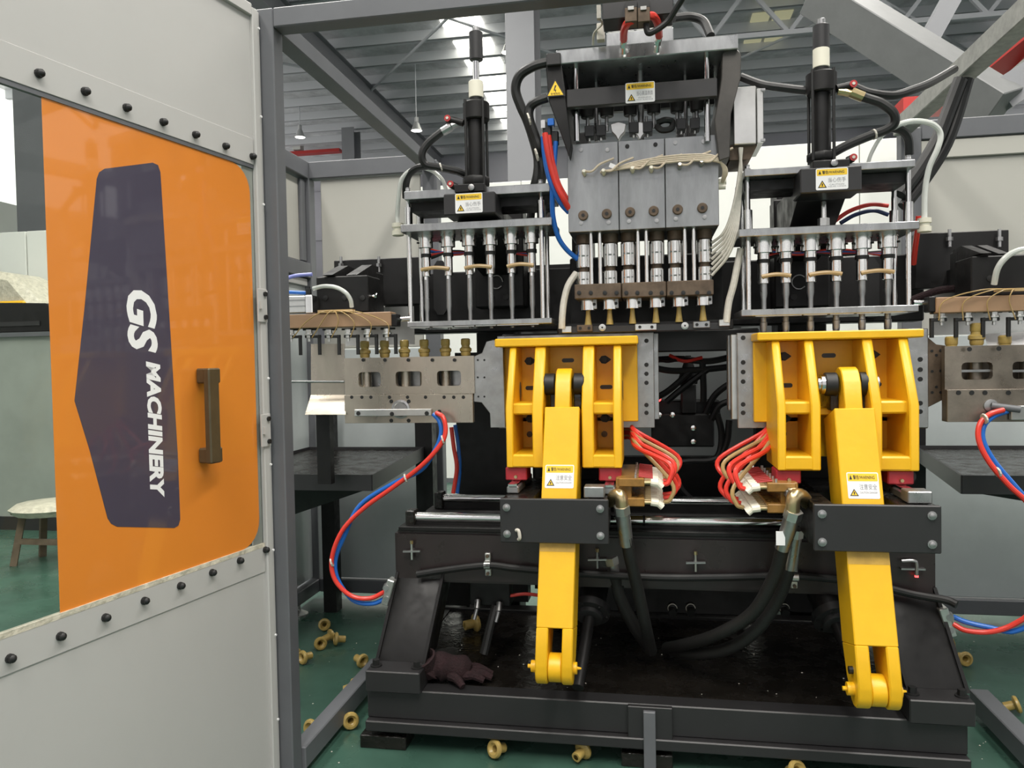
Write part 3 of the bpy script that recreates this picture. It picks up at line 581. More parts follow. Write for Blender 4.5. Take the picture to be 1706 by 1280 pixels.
# ================================================================ BLOW PIN UNITS
def blow_unit(label, L):
    right = L['right']; Y = 2.9; YR = 3.155
    e = thing('blow_pin_unit', label, 'blow unit', at(sum(L['bot'][:2])/2, L['bot'][3], 3.03))
    def slab(nm, x0, x1, y0, y1, mt=mGalv, yf=Y, d=.26): return MB().pb(x0, y0, x1, y1, yf, d).to(nm, mt, e, bev=.002)
    x0, x1, y0, y1 = L['top']; tp = slab('top_plate', *L['top'], d=.3)
    x0, x1, y0, y1 = L['mid']; slab('slide_plate', *L['mid'], yf=2.89, d=.27)
    slab('guide_plate', *L['bot'], yf=2.89, d=.27, mt=mGalv)
    zt = at(L['cx'], L['top'][2], Y).z; zb = at(L['cx'], L['bot'][3], Y).z; zm = at(L['cx'], L['mid'][2], Y).z
    kk = sc(L['cx'], 400, Y)
    for x in L['rods']:
        for yy in (2.955, 3.115):
            X = at(x, 430, 2.955).x
            MB().cyl((X, yy, zb+.01), (X, yy, zt+.02), .0095, n=14).to('guide_rod', mChrome, e)
            MB().cyl((X, yy, zm), (X, yy, zm+.075), .0165, n=14).to('guide_bush', mChrome, e)
            MB().cyl((X, yy, zt), (X, yy, zt+.012), .013, n=6).cyl((X, yy, zt+.012), (X, yy, zt+.026), .009, n=10).to('rod_nut', mSteel, e)
    zc = at(L['cx'], L['mid'][3], Y).z; zbt = at(L['cx'], L['bot'][2], Y).z
    for i, x in enumerate(L['pins']):
        X = at(x, 440, 2.99).x; yy = 2.99; s = L['ps']; H = zc-zbt
        p = MB().lathe([(.034*s, zc), (.034*s, zc-.012), (.031*s, zc-.012), (.031*s, zc-.052), (.02*s, zc-.054), (.02*s, zc-.085)], (X, yy, 0), ZV, 20).to('pin_collar', mChrome, e)
        MB().cyl((X, yy, zc-.09), (X, yy, zc-.076), .0225*s, n=16).to('seal_ring', mRubber, p)
        MB().lathe([(.0185*s, zc-.085), (.0185*s, zc-.165), (.0125*s, zc-.167)], (X, yy, 0), ZV, 18).to('pin_sleeve', mChrome, p)
        MB().lathe([(.0118*s, zc-.16), (.0118*s, zbt+.06), (.0085*s, zbt+.04), (.0085*s, zbt-.03)], (X, yy, 0), ZV, 14).to('blow_pin', mSteel, p)
        MB().box(X-.004, X+.004, yy-.0135*s, yy-.0115*s, zbt+.17, zbt+.19).to('wrench_flat', mChrome, p)
        MB().cyl((X, yy-.02*s, zc-.14), (X, yy-.032*s, zc-.14), .006, n=10).to('air_fitting', mBrass, p)
        for sx in (-1, 1): MB().cyl((X+sx*.028*s, yy-.012, zc-.032), (X+sx*.034*s, yy-.016, zc-.032), .004, n=8).to('set_screw', mRubber, p)
    for i in (0, 2, 4):
        a = at(L['pins'][i], 440, 2.99).x; b = at(L['pins'][i+1], 440, 2.99).x; z = zc-.14; t = 2.99-.034
        MB().tube([(a-.012, t, z-.003), (a, t, z), ((a+b)/2, t-.004, z+.004), (b, t, z), (b+.012, t, z-.003)], .0075, 8).to('link_tube', mTanhose, e)
    for i in range(6):   # strips under the guide plate
        X = at(L['pins'][i], 540, 2.99).x; MB().box(X-.04, X+.04, 2.9, 2.96, zb-.004, zb).to('guide_strip', mAlu, e)
        if right: MB().lathe([(.011, zb), (.011, zb-.02), (.013, zb-.022), (.013, zb-.05), (.009, zb-.07)], (X, 2.99, 0), ZV, 14).to('pin_tip', mSteel, e)
    # bracket arm to the machine body
    q = L['brk']; MB().pb(*q, 2.845, .14).to('bracket_head', mCharcoal, e, bev=.004)
    a = at(q[0], q[1], 2.845); b = at(q[2], q[3], 2.845); xa, xb = a.x, b.x
    z0, z1 = b.z, a.z
    MB().prism([(2.985, z0+.005), (2.985, z1-.015), (3.45, z1-.015), (3.45, z0-.16), (3.3, z0-.14)], 'x', xa+.015, xb-.02).to('bracket_arm', mBlack, e, bev=.004)
    MB().box(at(L['top'][0]+3, 320, Y).x, at(L['top'][1]-3, 320, Y).x, 2.96, 3.12, z0+.05, zt-.03).to('top_plate_stiffener', mBlack, e)
    s = L['stk']; px_sticker(e, *s, 2.845, '\u5f53\u5fc3\u4f24\u624b', ['CAUTION', 'INJURE HANDS'], 'yellow and white warning sticker')
    # hydraulic cylinder
    c = L['cyl']; cx = L['cx']; Yc = 2.93
    cy = MB().vc(cx, c['b0'], c['b1'], Yc, c['bw'], n=24).to('cylinder_barrel', mBlack, e)
    for nm, k in (('head_cap', 'hc'), ('base_cap', 'bc')):
        y0, y1, w = c[k]; X = at(cx, y0, Yc).x; k2 = sc(cx, y0, Yc); z0_, z1_ = at(cx, y1, Yc).z, at(cx, y0, Yc).z
        MB().cyl((X, Yc, z0_), (X, Yc, z1_), w*k2*.54, n=8 if nm == 'base_cap' else 24).to(nm, mBlack, cy, bev=.004)
    w = c['hc'][2]; k2 = sc(cx, 200, Yc); X = at(cx, 200, Yc).x
    for sx in (-1, 1):
        for sy in (-1, 1):
            MB().cyl((X+sx*w*k2*.36, Yc+sy*w*k2*.36, at(cx, c['bc'][1], Yc).z), (X+sx*w*k2*.36, Yc+sy*w*k2*.36, at(cx, c['hc'][0], Yc).z+.006), .0055, n=8).to('tie_rod', mRubber, cy)
    for nm, k, mt in (('rod_end_cap', 'rc', mCharcoal), ('rod_nut', 'rn', mSteel), ('piston_rod', 'rod', mChrome), ('white_collar', 'wc', mCream), ('gland', 'gl', mBlack)):
        if k in c: MB().vc(cx, c[k][0], c[k][1], Yc, c[k][2], n=20).to(nm, mt, cy, bev=.002)
    x0, y0, x1, y1 = c['port']; MB().pb(x0, y0, x1, y1, 2.86, .1).to('port_block', mBlack, cy, bev=.003)
    q = at((x0+x1)/2+4, (y0+y1)/2, 2.858); MB().lathe([(.012, 0), (.012, .012), (.006, .014)], q, -YV, 10).to('port_screw', mSteel, cy)
    for x, y, xe, ye in c['caps']:
        q = at(x, y, Yc-.03); r = at(xe, ye, Yc-.03); MB().cyl(r, q+(q-r)*.1, .014, n=12).to('elbow_fitting', mBlack, cy); MB().cyl(q, q-YV*.018, .0125, n=14).to('red_cap', mDkred, cy); MB().cyl(q-YV*.018, q-YV*.021, .0055, n=10).to('cap_centre', mWirew, cy)
    if right:
        MB().vc(cx+4, 318, 372, 3.0, 10).to('drive_rod', mChrome, e); MB().vc(cx+4, 364, 377, 3.0, 20, n=6).to('drive_nut', mAlu, e)
    else: MB().vc(cx+4, 355, 370, 3.0, 10).to('drive_rod', mChrome, e)
    # hose nozzle on the plate end
    x, y = L['noz']; q = at(x, y, 3.0); MB().lathe([(.02, -.02), (.024, -.018), (.024, .0), (.018, .002), (.018, .012), (.024, .014), (.024, .03)], q, ZV, 14).to('white_hose_coupling', mCream, e)
    # red and blue air lines behind the pins
    for i, (m, a) in enumerate(((mRed, 0), (mBlue, 6), (mRed, 14), (mRubber, 18))):
        x0 = L['pins'][0]-10; x1 = L['pins'][5]
        tube_in(e, 'air_line', [(x0+a, 412+a, 3.2), (x0+(x1-x0)*.3, 424-a*.3, 3.22), (x0+(x1-x0)*.6, 416+a*.5, 3.24), (x1, 426-a*.4, 3.22)], .013, m)
    return e
EL = dict(right=False, cx=793, top=(673, 916, 312, 326), mid=(667, 919, 368, 381), bot=(678, 919, 533, 542), rods=(682, 903), pins=(710, 747, 782, 817, 852, 886), ps=.93,
     brk=(739, 321, 825, 357), stk=(758.5, 322, 804, 355), noz=(663, 385),
     cyl=dict(b0=200, b1=298, bw=29, hc=(172, 202, 40), bc=(296, 312, 42), rc=(54, 101, 22), rn=(46, 54, 12), rod=(100, 138, 11), wc=(136, 164, 24), gl=(162, 174, 22), port=(757, 306, 807, 320), caps=((747, 199, 772, 205), (752, 308, 760, 312))))
EL['cyl']['port'] = (757, 306, 807, 320)
ER = dict(right=True, cx=1368, top=(1240, 1525, 274, 286), mid=(1231, 1532, 375, 388), bot=(1235, 1531, 512, 523), rods=(1246.5, 1513.5), pins=(1272, 1309, 1350, 1393, 1436, 1479), ps=1.08,
     brk=(1333, 278, 1436, 320), stk=(1359, 280, 1413, 316), noz=(1540, 378),
     cyl=dict(b0=156, b1=258, bw=32, hc=(123, 157, 48), bc=(256, 270, 46), rc=(43, 83, 28), rn=(32, 44, 15), wc=(82, 114, 28), gl=(112, 124, 26), port=(1354, 266, 1416, 279), caps=((1420, 142, 1394, 148), (1420, 264, 1412, 268))))
UL = blow_unit('left blow-pin unit with six chrome pins and exposed piston rod', EL)
UR = blow_unit('right blow-pin unit with six chrome pins above the right yellow clamp', ER)

# ================================================================ DIE HEAD
dh = thing('die_head', 'six-nozzle extrusion die head with steel heater blocks at the centre', 'die head', (0, 3.1, at(1070, 540, 2.9).z))
def hp(nm, x0, y0, x1, y1, Y, d, mt, bev=.003, par=None): return MB().pb(x0, y0, x1, y1, Y, d).to(nm, mt, par or dh, bev=bev)
hp('top_plate', 926, 70, 1230, 94, 2.84, .34, mGalv); hp('top_plate_end', 910, 88, 934, 108, 2.82, .3, mCharcoal)
hp('lifting_block', 1010, 50, 1122, 76, 2.95, .2, mGalv); hp('motor_body', 1012, 18, 1120, 50, 2.98, .16, mAlu)
for i in range(5): hp('motor_rib', 1016+i*20, 20, 1020+i*20, 50, 2.97, .01, mSteel, .001)
hp('crossbar', 944, 139, 1195, 170, 2.83, .03, mCharcoal); hp('rear_web', 950, 98, 1190, 182, 3.12, .03, mBlack)
px_sticker(dh, 1042, 137, 1091, 171, 2.83, '\u5f53\u5fc3\u9ad8\u6e29\u8868\u9762', ['WARNING', 'HOT SURFACE'], 'yellow and white hot-surface warning sticker')
for x, Y, w in ((960, 2.88, 10), (1178, 2.88, 10)): MB().vc(x, 92, 236, Y, w).to('guide_rod', mChrome, dh)
for x, Y, w in ((993, 3.06, 7), (1142, 3.06, 7), (1067, 2.98, 11)): MB().vc(x, 92, 236, Y, w).to('inner_rod', mSteel, dh)
MB().vc(1067, 110, 114, 2.98, 34, n=24).to('rod_flange', mBlack, dh)
# side arms
m = MB(); m.hexa([at(x, y, 2.84) for x, y in ((909, 108), (936, 108), (952, 240), (948, 262), (935, 225), (914, 168))], [at(x, y, 2.84)+YV*.32 for x, y in ((909, 108), (936, 108), (952, 240), (948, 262), (935, 225), (914, 168))]); m.to('side_arm', mBlack, dh, bev=.003)
m = MB(); q = [(1203, 90), (1209, 84), (1230, 83), (1235, 90), (1234, 129), (1218, 190), (1216, 262), (1198, 268), (1190, 200), (1202, 132)]; m.hexa([at(x, y, 2.86) for x, y in q], [at(x, y, 2.86)+YV*.3 for x, y in q]); m.to('side_arm', mArm, dh, bev=.003)
# triangular electric warning sign
q = at(925.5, 150, 2.835); k = sc(925, 150, 2.83)
t = MB(); plate(t, q+Vector((-16*k, -.002, -11*k)), XV, ZV, -YV, [(0, 0), (32*k, 0), (16*k, 29*k)], .001); t = t.to('electric_warning_sign', mBprint, dh, label='triangular yellow electric hazard sign')
u = MB(); plate(u, q+Vector((-13*k, -.003, -9.2*k)), XV, ZV, -YV, [(0, 0), (26*k, 0), (13*k, 23.5*k)], .001); u.to('sign_face', mYprint, t)
u = MB(); plate(u, q+Vector((-2*k, -.004, -3*k)), XV, ZV, -YV, [(2*k, -3*k), (3.4*k, 3*k), (1*k, 3*k), (4*k, 10*k), (1.4*k, 10*k), (-1*k, 1.6*k), (1.4*k, 1.6*k)], .0004); add_text(u, '\u6709\u7535\u5371\u9669', q+Vector((-8*k, -.0046, -8.4*k)), XV, ZV, 16*k, 3.6*k); u.to('sign_print', mBprint, t)
# adjusting knobs and holders
for i, (x, y) in enumerate(((979, 187), (1011, 185), (1050, 183), (1089, 180), (1128, 178), (1161, 176))):
    kb = MB().vc(x, y-8, y+10, 2.94, 25, 22, n=20).to('adjusting_knob', mBlack, dh, bev=.002); MB().vc(x, y+9, y+34, 2.94, 6).to('adjusting_stem', mSteel, kb)
for x, y in ((982, 218), (1001, 217), (1056, 212), (1079, 211), (1135, 206), (1158, 205)):
    hb = hp('holder_block', x-8, y-9, x+8, y+9, 2.92, .06, mCharcoal, .002); MB().vc(x, y+8, y+18, 2.95, 6, 5).to('holder_pin', mAlu, hb); MB().vc(x-2, y-17, y-8, 2.95, 5).to('holder_stud', mSteel, hb)
for x in (1030, 1066): MB().pp([(x-13, 207), (x, 203), (x+13, 206), (x+11, 219), (x+4, 226), (x, 234), (x-4, 226), (x-11, 219)], 2.93, .03).to('funnel_plate', mAlu, dh, bev=.002)
MB().tube([at(1095, 205, 2.92), at(1108, 200, 2.91), at(1120, 203, 2.92), at(1118, 214, 2.91), at(1103, 217, 2.9), at(1094, 210, 2.91)], .012, 8).to('coiled_cable', mRubber, dh)
# heater blocks
for i, (a, b, t, u) in enumerate(((946, 1030.2, 238, 386), (1031.2, 1107.6, 232.6, 381.5), (1108.6, 1197.5, 226.5, 377))):
    blk = MB().box(at(a, 310, 2.9).x, at(b, 310, 2.9).x, 2.9, 3.2, at(1070, 381.5, 2.9).z, at(1070, 232.5, 2.9).z).to('heater_block', mBlock, dh, bev=.0015)
    for (x, y) in (((968, 250), (1012, 250), (968, 372), (1014, 371)), ((1045, 244), (1092, 241), (1048, 369), (1094, 368)), ((1125, 238), (1172, 236), (1126, 365), (1174, 362)))[i]:
        q = at(x, y, 2.9); MB().lathe([(.008, 0), (.008, .003), (.005, .0035)], q, -YV, 10).to('block_screw', mSteel if i != 1 or y > 300 else mRubber, blk)
for x, y in ((971.7, 359.5), (1011, 356.8), (1049.8, 354), (1089, 352), (1129, 349.6), (1170, 347)):
    q = at(x, y, 2.9); pl = MB().lathe([(.0185, 0), (.0185, .008), (.016, .01)], q, -YV, 20).to('brown_plug', mRust, dh); MB().cyl(q-YV*.0085, q-YV*.0115, .007, n=6).to('plug_socket', mRubber, pl)
# thermocouples and beige wiring
for i, (x, y) in enumerate(((974, 292), (1006, 291), (1054, 287), (1085, 286), (1132, 281), (1168, 276))):
    q = at(x, y, 2.9); th = MB().lathe([(.006, 0), (.006, .014), (.009, .016), (.009, .03), (.006, .036)], q, (0, -1, .25), 10).to('thermocouple', mCream if i in (0, 1, 2, 3) else mAlu, dh)
    MB().tube([q+Vector((0, -.03, .008)), q+Vector((.03, -.038, .004)), q+Vector((.06, -.03, .03)), q+Vector((.11, -.022, .05))], .004, 6).to('thermocouple_lead', mBeigewire, th)
for i in range(4):
    d = i*3.2; tube_in(dh, 'bundled_wire', [(1000+i*9, 287-d*.6, 2.888-i*.003), (1050, 279-d*.7, 2.876), (1100, 272-d, 2.87), (1150, 267.5-d, 2.868), (1190, 268-d*.8, 2.87), (1207-d*.4, 276, 2.88), (1211-d*.6, 288, 2.89), (1206-d*.3, 300, 2.91), (1203, 310, 2.95)], .0085, mBeigewire)
for x, y in ((1204, 303), (1203, 311)): MB().cyl(at(x, y, 2.93)-XV*.02, at(x, y, 2.93)+XV*.012, .011, n=10).to('wire_connector', mCream, dh)
MB().pp([(1017, 271), (1028, 276), (1025, 283), (1014, 278)], 2.866, .002).to('wire_tag', mWhite, dh)
# rods, sleeves, heater bands
for x in (985, 999.6, 1063, 1077, 1141, 1156): MB().vc(x, 376, 474, 2.93, 6.5).to('stay_rod', mChrome, dh)
for i, (x, dy) in enumerate(((973, 4), (1017, 2), (1047, 0), (1094, -2), (1124.5, -3), (1173.6, -5))):
    MB().vc(x, 386+dy, 404+dy, 2.99, 26).to('brown_ring', mRust, dh, bev=.002)
    for (y0, y1) in ((405, 443), (450, 476)):
        hb = MB().vc(x, y0+dy, y1+dy, 2.99, 26, n=24).to('heater_band', mChrome, dh, bev=.001); k = sc(x, y0, 2.99); q = at(x, (y0+y1)/2+dy, 2.99); hgt = at(x, y0, 2.99).z-at(x, y1, 2.99).z
        for s in (-1, 1): MB().box(q.x+s*4*k-.0025, q.x+s*4*k+.0025, q.y-13*k-.006, q.y-12*k, q.z-hgt*.46, q.z+hgt*.46).to('band_flange', mAlu, hb)
        MB().cyl((q.x-8*k, q.y-13*k-.003, q.z), (q.x+8*k, q.y-13*k-.003, q.z), .0025, n=6).to('band_screw', mSteel, hb)
    MB().vc(x, 440+dy, 452+dy, 2.99, 18).to('band_neck', mRust, dh)
for a, b in ((957, 1035), (1036, 1110), (1111, 1189)):
    bp = MB().box(at(a, 482, 2.91).x, at(b, 482, 2.91).x, 2.91, 3.1, at(1072, 495, 2.91).z, at(1072, 470, 2.91).z).to('die_plate', mRust, dh, bev=.003)
    for t in (.1, .35, .65, .9):
        q = at(a+(b-a)*t, 488, 2.91); MB().lathe([(.008, 0), (.008, .004), (.004, .0045)], q, -YV, 10).to('die_screw', mRubber, bp)
for x, dy in ((979.7, 5), (1015.6, 3.5), (1053.6, 2), (1092.6, 0.5), (1131, -1), (1171, -3)):
    nz = MB().vc(x, 493+dy, 513+dy, 2.98, 25, n=24).to('nozzle_ring', mChrome, dh, bev=.002); k = sc(x, 500, 2.98); q = at(x, 503+dy, 2.98)
    MB().box(q.x+8*k, q.x+15*k, q.y-8*k, q.y-2*k, q.z-.018, q.z+.02).to('nozzle_clamp', mSteel, nz, bev=.001); MB().cyl((q.x+11*k, q.y-9*k, q.z), (q.x+11*k, q.y-7*k, q.z), .006, n=8).to('clamp_screw', mRubber, nz)
    MB().lathe([(.008, 0), (.0095, -.02), (.012, -.04), (.0145, -.056), (.012, -.057), (.006, -.01)], at(x, 513+dy, 2.98), ZV, 16).to('parison', mAmber, dh, label='short amber plastic parison')
# cutter bar and its fittings
cb = hp('cutter_bar', 930, 541, 1215, 553, 2.96, .02, mCharcoal)
for x, y, w, m in ((974, 547, 26, mRust), (1169, 541, 28, mSteel), (1076, 545, 36, mAlu), (944, 549, 16, mAlu), (1207, 538, 18, mAlu)):
    f = hp('bar_fitting', x-w/2, y-5.5, x+w/2, y+5.5, 2.945, .015, m, .002, cb)
    if w > 20:
        for s in (-1, 1): q = at(x+s*w*.28, y, 2.944); MB().cyl(q, q-YV*.002, .006, n=10).to('fitting_hole', mRubber, f)
for x, y in ((1003.5, 546), (1141, 543)):
    q = at(x, y, 2.96); w = MB().lathe([(.0135, 0), (.0135, .004), (.008, .005), (.008, .01)], q, -YV, 18).to('washer', mAlu, cb); MB().cyl(q-YV*.01, q-YV*.0105, .004, n=6).to('washer_socket', mRubber, w)
# overhead connector box on the frame with two red hoses
ob = thing('overhead_valve_box', 'black valve box with twin connectors hanging above the die head', 'valve box', at(1062, 0, 2.7))
MB().box(at(1003, 10, 2.62).x, at(1122, 10, 2.62).x, 2.62, 2.72, at(1062, 28, 2.62).z, at(1062, -40, 2.62).z).to('box_body', mCharcoal, ob, bev=.003)
for i in (0, 1): c = MB().pb(1041+i*21.5, 12, 1061.5+i*21.5, 36, 2.58, .05).to('connector', mRust, ob, bev=.002); MB().pb(1042+i*21, -5, 1061+i*21, 12, 2.59, .04).to('connector_top', mRubber, c); MB().pb(1046+i*21, 10, 1056+i*21, 16, 2.575, .01).to('connector_latch', mAlu, c)
MB().pb(994, 38, 1007, 66, 2.78, .03).to('limit_sensor', mWirew, ob, bev=.002); MB().pb(994, 8, 1001, 30, 2.7, .02).to('sensor_arm', mWirew, ob); MB().tube([at(998, 30, 2.71), at(1003, 40, 2.74), at(990, 55, 2.79), at(988, 75, 2.83)], .004, 6).to('sensor_lead', mWirew, ob)
for i, (pts, fx) in enumerate(((((1056, 33, 2.6), (1046, 38, 2.6), (1040, 50, 2.66), (1039, 66, 2.76)), ((1039, 64), (1039, 90))), (((1076, 28, 2.6), (1088, 27, 2.6), (1096, 40, 2.66), (1098, 60, 2.76)), ((1098, 58), (1093, 87))))):
    h = hose('red_hose', pts, .026, mRed, ('short red hose from the overhead valve box, left of the pair', 'short red hose from the overhead valve box, right of the pair')[i])
    a = at(*fx[0], 2.785); b = at(*fx[1], 2.815); MB().cyl(a, a+(b-a)*.35, .014, n=12).cyl(a+(b-a)*.35, a+(b-a)*.6, .012, n=6).cyl(a+(b-a)*.6, b, .009, .011, n=10).to('chrome_fitting', mChrome, h)
hose('black_cable', ((1076, 36, 2.6), (1079, 54, 2.6), (1090, 52, 2.6), (1112, 36, 2.6), (1128, 12, 2.58), (1142, -10, 2.56)), .02, mRubber, 'thick black cable looping up from the overhead valve box')
hose('rear_hose', ((1122, 30, 3.2), (1150, 28, 3.25), (1172, 36, 3.25), (1184, 60, 3.2)), .035, mRubber, 'thick black hose arching behind the die head top plate')
# stainless junction box
jb = thing('junction_box', 'brushed stainless junction box with tray right of the die head', 'junction box', at(1247, 240, 3.0))
MB().pb(1222, 144, 1260, 240, 2.92, .2).to('box_body', mAlu, jb, bev=.003); MB().pb(1261, 147, 1272, 238, 2.935, .2).to('box_lid', mAlu, jb, bev=.002)
for y in (149, 233): MB().pb(1268, y-2, 1275, y+2, 2.93, .02).to('lid_screw', mSteel, jb)
MB().pp([(1214, 241), (1262, 241), (1250, 266), (1215, 268)], 2.95, .18).to('wire_tray', mRust, jb, bev=.002)
# ================================================================ YELLOW MOULD CLAMPS
def clamp(label, C):
    R = C['right']; o = C['dY']; s = -1 if R else 1     # s: side on which the manifold sits
    Yf, Yk, Yb = 2.76+o, 2.66+o, 2.93+o
    e = thing('mould_clamp', label, 'mould clamp', at(C['axp'], 870, 2.7+o))
    fx0, fx1, fy0, fy1 = C['flange']; xm = (fx0+fx1)/2
    z_ft = at(xm, fy0, Yf).z; z_fb = at(xm, fy1, Yf).z
    X0 = at(fx0, fy1, Yf).x; X1 = at(fx1, fy1, Yf).x
    zk = at(xm, C['knee'], Yk).z; zb = at(xm, C['bot'], Yk).z; zw = at(xm, C['wing'], Yb).z
    W = X1-X0
    pl = MB().box(X0, X1, Yf, Yb, z_fb, z_ft).to('top_flange', mYellow, e, bev=.004)
    # back plate: wide upper part, two legs below
    MB().box(X0+.005, X1-.005, Yb-.03, Yb, zw, z_fb).to('back_plate', mYellow, e, bev=.003)
    f = C['ribs']     # fractions of the flange width for the four ribs
    xs = [(X0+W*a, X0+W*b) for a, b in f]
    for i, (a, b) in enumerate(xs):
        prof = [(Yb-.02, z_fb), (Yf+.012, z_fb), (Yk, zk), (Yk, zb), (Yb-.02, zb)]
        r = MB().prism(prof, 'x', a, b).to('rib', mYellow, e, bev=.004)
        if i in (0, 3):   # oval lightening hole shown as a recess with rim
            cc = Vector(((b if R else b)+.0008, (Yf+Yb)/2+.0, zk+.05)); MB().hexa([cc+Vector((0, .02*math.cos(t*.5236), .038*math.sin(t*.5236))) for t in range(12)], [cc+Vector((.0012, .02*math.cos(t*.5236), .038*math.sin(t*.5236))) for t in range(12)]).to('rib_hole', mRust, r)
    for (a, b) in ((xs[0][0], xs[1][1]), (xs[2][0], xs[3][1])):
        MB().box(a+.01, b-.01, Yb-.03, Yb, zb, zw+.02).to('leg_back_plate', mYellow, e, bev=.003)
        MB().box(a+.002, b-.002, Yk+.002, Yb-.02, zb, zb+.048).to('leg_foot', mYellow, e, bev=.006)
        MB().box(a+.01, b-.01, Yk+.03, Yb-.02, zk-.03, zk+.012).to('shelf_web', mYellow, e, bev=.006)
    zc0 = at(xm, C['knee']+20, Yb).z
    MB().box(xs[1][1]-.005, xs[2][0]+.005, Yb-.05, Yb-.02, zb+.02, zk+.06).to('centre_plate', mYellow, e, bev=.003)
    MB().box(xs[1][1]-.005, xs[2][0]+.005, Yk+.12, Yb-.02, zk-.04, zk-.015).to('centre_web', mYellow, e, bev=.004)
    # keyhole bolts and slots in the pockets
    def key(X, Z, slot=False):
        c = Vector((X, Yb-.0305, Z)); m = MB()
        if slot: plate(m, c-XV*.024-ZV*.008, XV, ZV, -YV, rrect(.048, .016, .0079), .001); m.to('slot', mCharcoal, e)
        else:
            plate(m, c, XV, ZV, -YV, [(-.022, 0), (-.012, -.014), (.004, -.016), (.016, -.008), (.026, 0), (.016, .008), (.004, .016), (-.012, .014)], .001); k = m.to('keyhole', mRubber, e)
            MB().cyl(c-YV*.001, c-YV*.016, .011, n=12).to('clamp_bolt', mRubber, k)
    pc = [(xs[0][1]+xs[1][0])/2, (xs[2][1]+xs[3][0])/2]; ctr = (xs[1][1]+xs[2][0])/2
    for X in pc: key(X-.005, z_fb-.055); key(X-.005, zw+.02 if zw > zk-.06 else zk-.06); key(X, (z_fb+zk)/2-.05, True)
    key(ctr, z_fb-.055, True)
    for X in pc: q = Vector((X-.01, Yb-.031, zb+.1)); MB().lathe([(.012, 0), (.012, .006), (.007, .007)], q, -YV, 12).to('pocket_screw', mRust, e)
    # steel mould plate behind
    sx0, sx1 = at(C['steel'][0], 640, Yb+.005).x, at(C['steel'][1], 640, Yb+.005).x
    zs1 = at(C['steel'][0], C['steel'][2], Yb).z; zs0 = at(C['steel'][0], C['steel'][3], Yb).z
    sp = MB().box(sx0, sx1, Yb+.001, Yb+.035, zs0, zs1).to('steel_platen', mSteel, e, bev=.002)
    for x, y in C['bolts']:
        q = at(x, y, Yb+.001); MB().cyl(q, q-YV*.002, .0085, n=12).to('socket_hole', mRubber, sp)
    ms = -1 if R else 1
    if R: MB().box(sx0-.018, sx1+.01, Yb+.036, Yb+.1, zs0+.03, zs1-.004).to('mould_half', mAlu, e, bev=.002); MB().box(sx0-.024, sx1, Yb+.101, Yb+.15, zs0+.06, zs1-.004).to('mould_half', mSteel, e, bev=.002)
    else: MB().box(sx0+.01, sx1+.018, Yb+.036, Yb+.1, zs0+.03, zs1-.004).to('mould_half', mSteel, e, bev=.002)
    # pivot bearing
    ax = C['ax']; Yp = 2.74+o; zp = at(C['axp'], C['pivot'], Yp).z; aw = .032
    for sg in (-1, 1):
        b_ = MB().cyl((ax+sg*(aw+.002), Yp, zp), (ax+sg*(aw+.042), Yp, zp), .04, n=24).to('bearing', mRubber, e, bev=.003)
        MB().lathe([(.034, 0), (.034, .012), (.026, .014), (.026, .022)], (ax+sg*(aw+.042), Yp, zp), (sg, 0, 0), 20).to('bearing_race', mChrome if sg < 0 else mSteel, b_)
        MB().box(ax+sg*(aw+.012)-.012, ax+sg*(aw+.012)+.018, Yp+.0, Yb-.02, zp-.09, zp+.02).to('bearing_lug', mOily, e, bev=.004)
    # lever arm
    T = Vector((ax, Yp, zp)); B = Vector((C['axb'], 2.47+o, at(C['xb'], C['yb'], 2.47+o).z)); d = (B-T); L = d.length; d.normalize()
    sd = XV; fn = sd.cross(d).normalized()
    if fn.y > 0: fn = -fn            # outward face towards the aisle
    hw = .0625; zt_ = T.z
    def ap(u, l, n): return T+sd*u+d*l+fn*n
    def slab(pts, n0, n1): m = MB(); return m.hexa([ap(u, l, n0) for u, l in pts], [ap(u, l, n1) for u, l in pts])
    lb = C['lb']*L
    arm = slab([(-hw, lb), (hw, lb), (hw, L-.13), (-hw, L-.13)], -.1, .06).to('lever_arm', mYellow, e, bev=.003)
    npts = [(-.03, lb), (.03, lb)]; k = [(.06*math.cos(t), -.06*math.sin(t)) for t in [math.pi*j/8 for j in range(0, 9)]]
    m = MB(); side = [(lb+.002, .055), (.01, .062)]+[(.0-.058*math.sin(math.pi*j/8), .058*math.cos(math.pi*j/8)) for j in range(9)]+[(.03, -.06), (lb+.002, -.05)]
    m.hexa([ap(-.028, l, n) for l, n in side], [ap(.028, l, n) for l, n in side]); m.to('arm_neck', mYellow, arm, bev=.003)
    for u0, u1 in ((-hw, -.022), (.026, hw)):
        side = [(L-.132, .06), (L-.01, .06)]+[(L+.055*math.sin(math.pi*j/8), .055*math.cos(math.pi*j/8)) for j in range(9)]+[(L-.03, -.075), (L-.132, -.1)]
        m = MB(); m.hexa([ap(u0, l, n) for l, n in side], [ap(u1, l, n) for l, n in side]); m.to('fork_prong', mYellow, arm, bev=.004)
    MB().cyl(ap(-.021, L, .0), ap(.025, L, .0), .048, n=20).to('fork_roller', mYellow, arm, bev=.003)
    MB().cyl(ap(-hw-.02, L, 0), ap(hw+.012, L, 0), .02, n=16).cyl(ap(-hw-.032, L, 0), ap(-hw-.02, L, 0), .007, n=8).cyl(ap(hw+.012, L, 0), ap(hw+.026, L, 0), .006, .003, n=8).to('fork_pin', mYellow, arm)
    if R: MB().cyl(ap(-hw-.012, L-.055, .01), ap(-hw+.0, L-.055, .01), .012, n=10).to('grease_fitting', mRubber, arm)
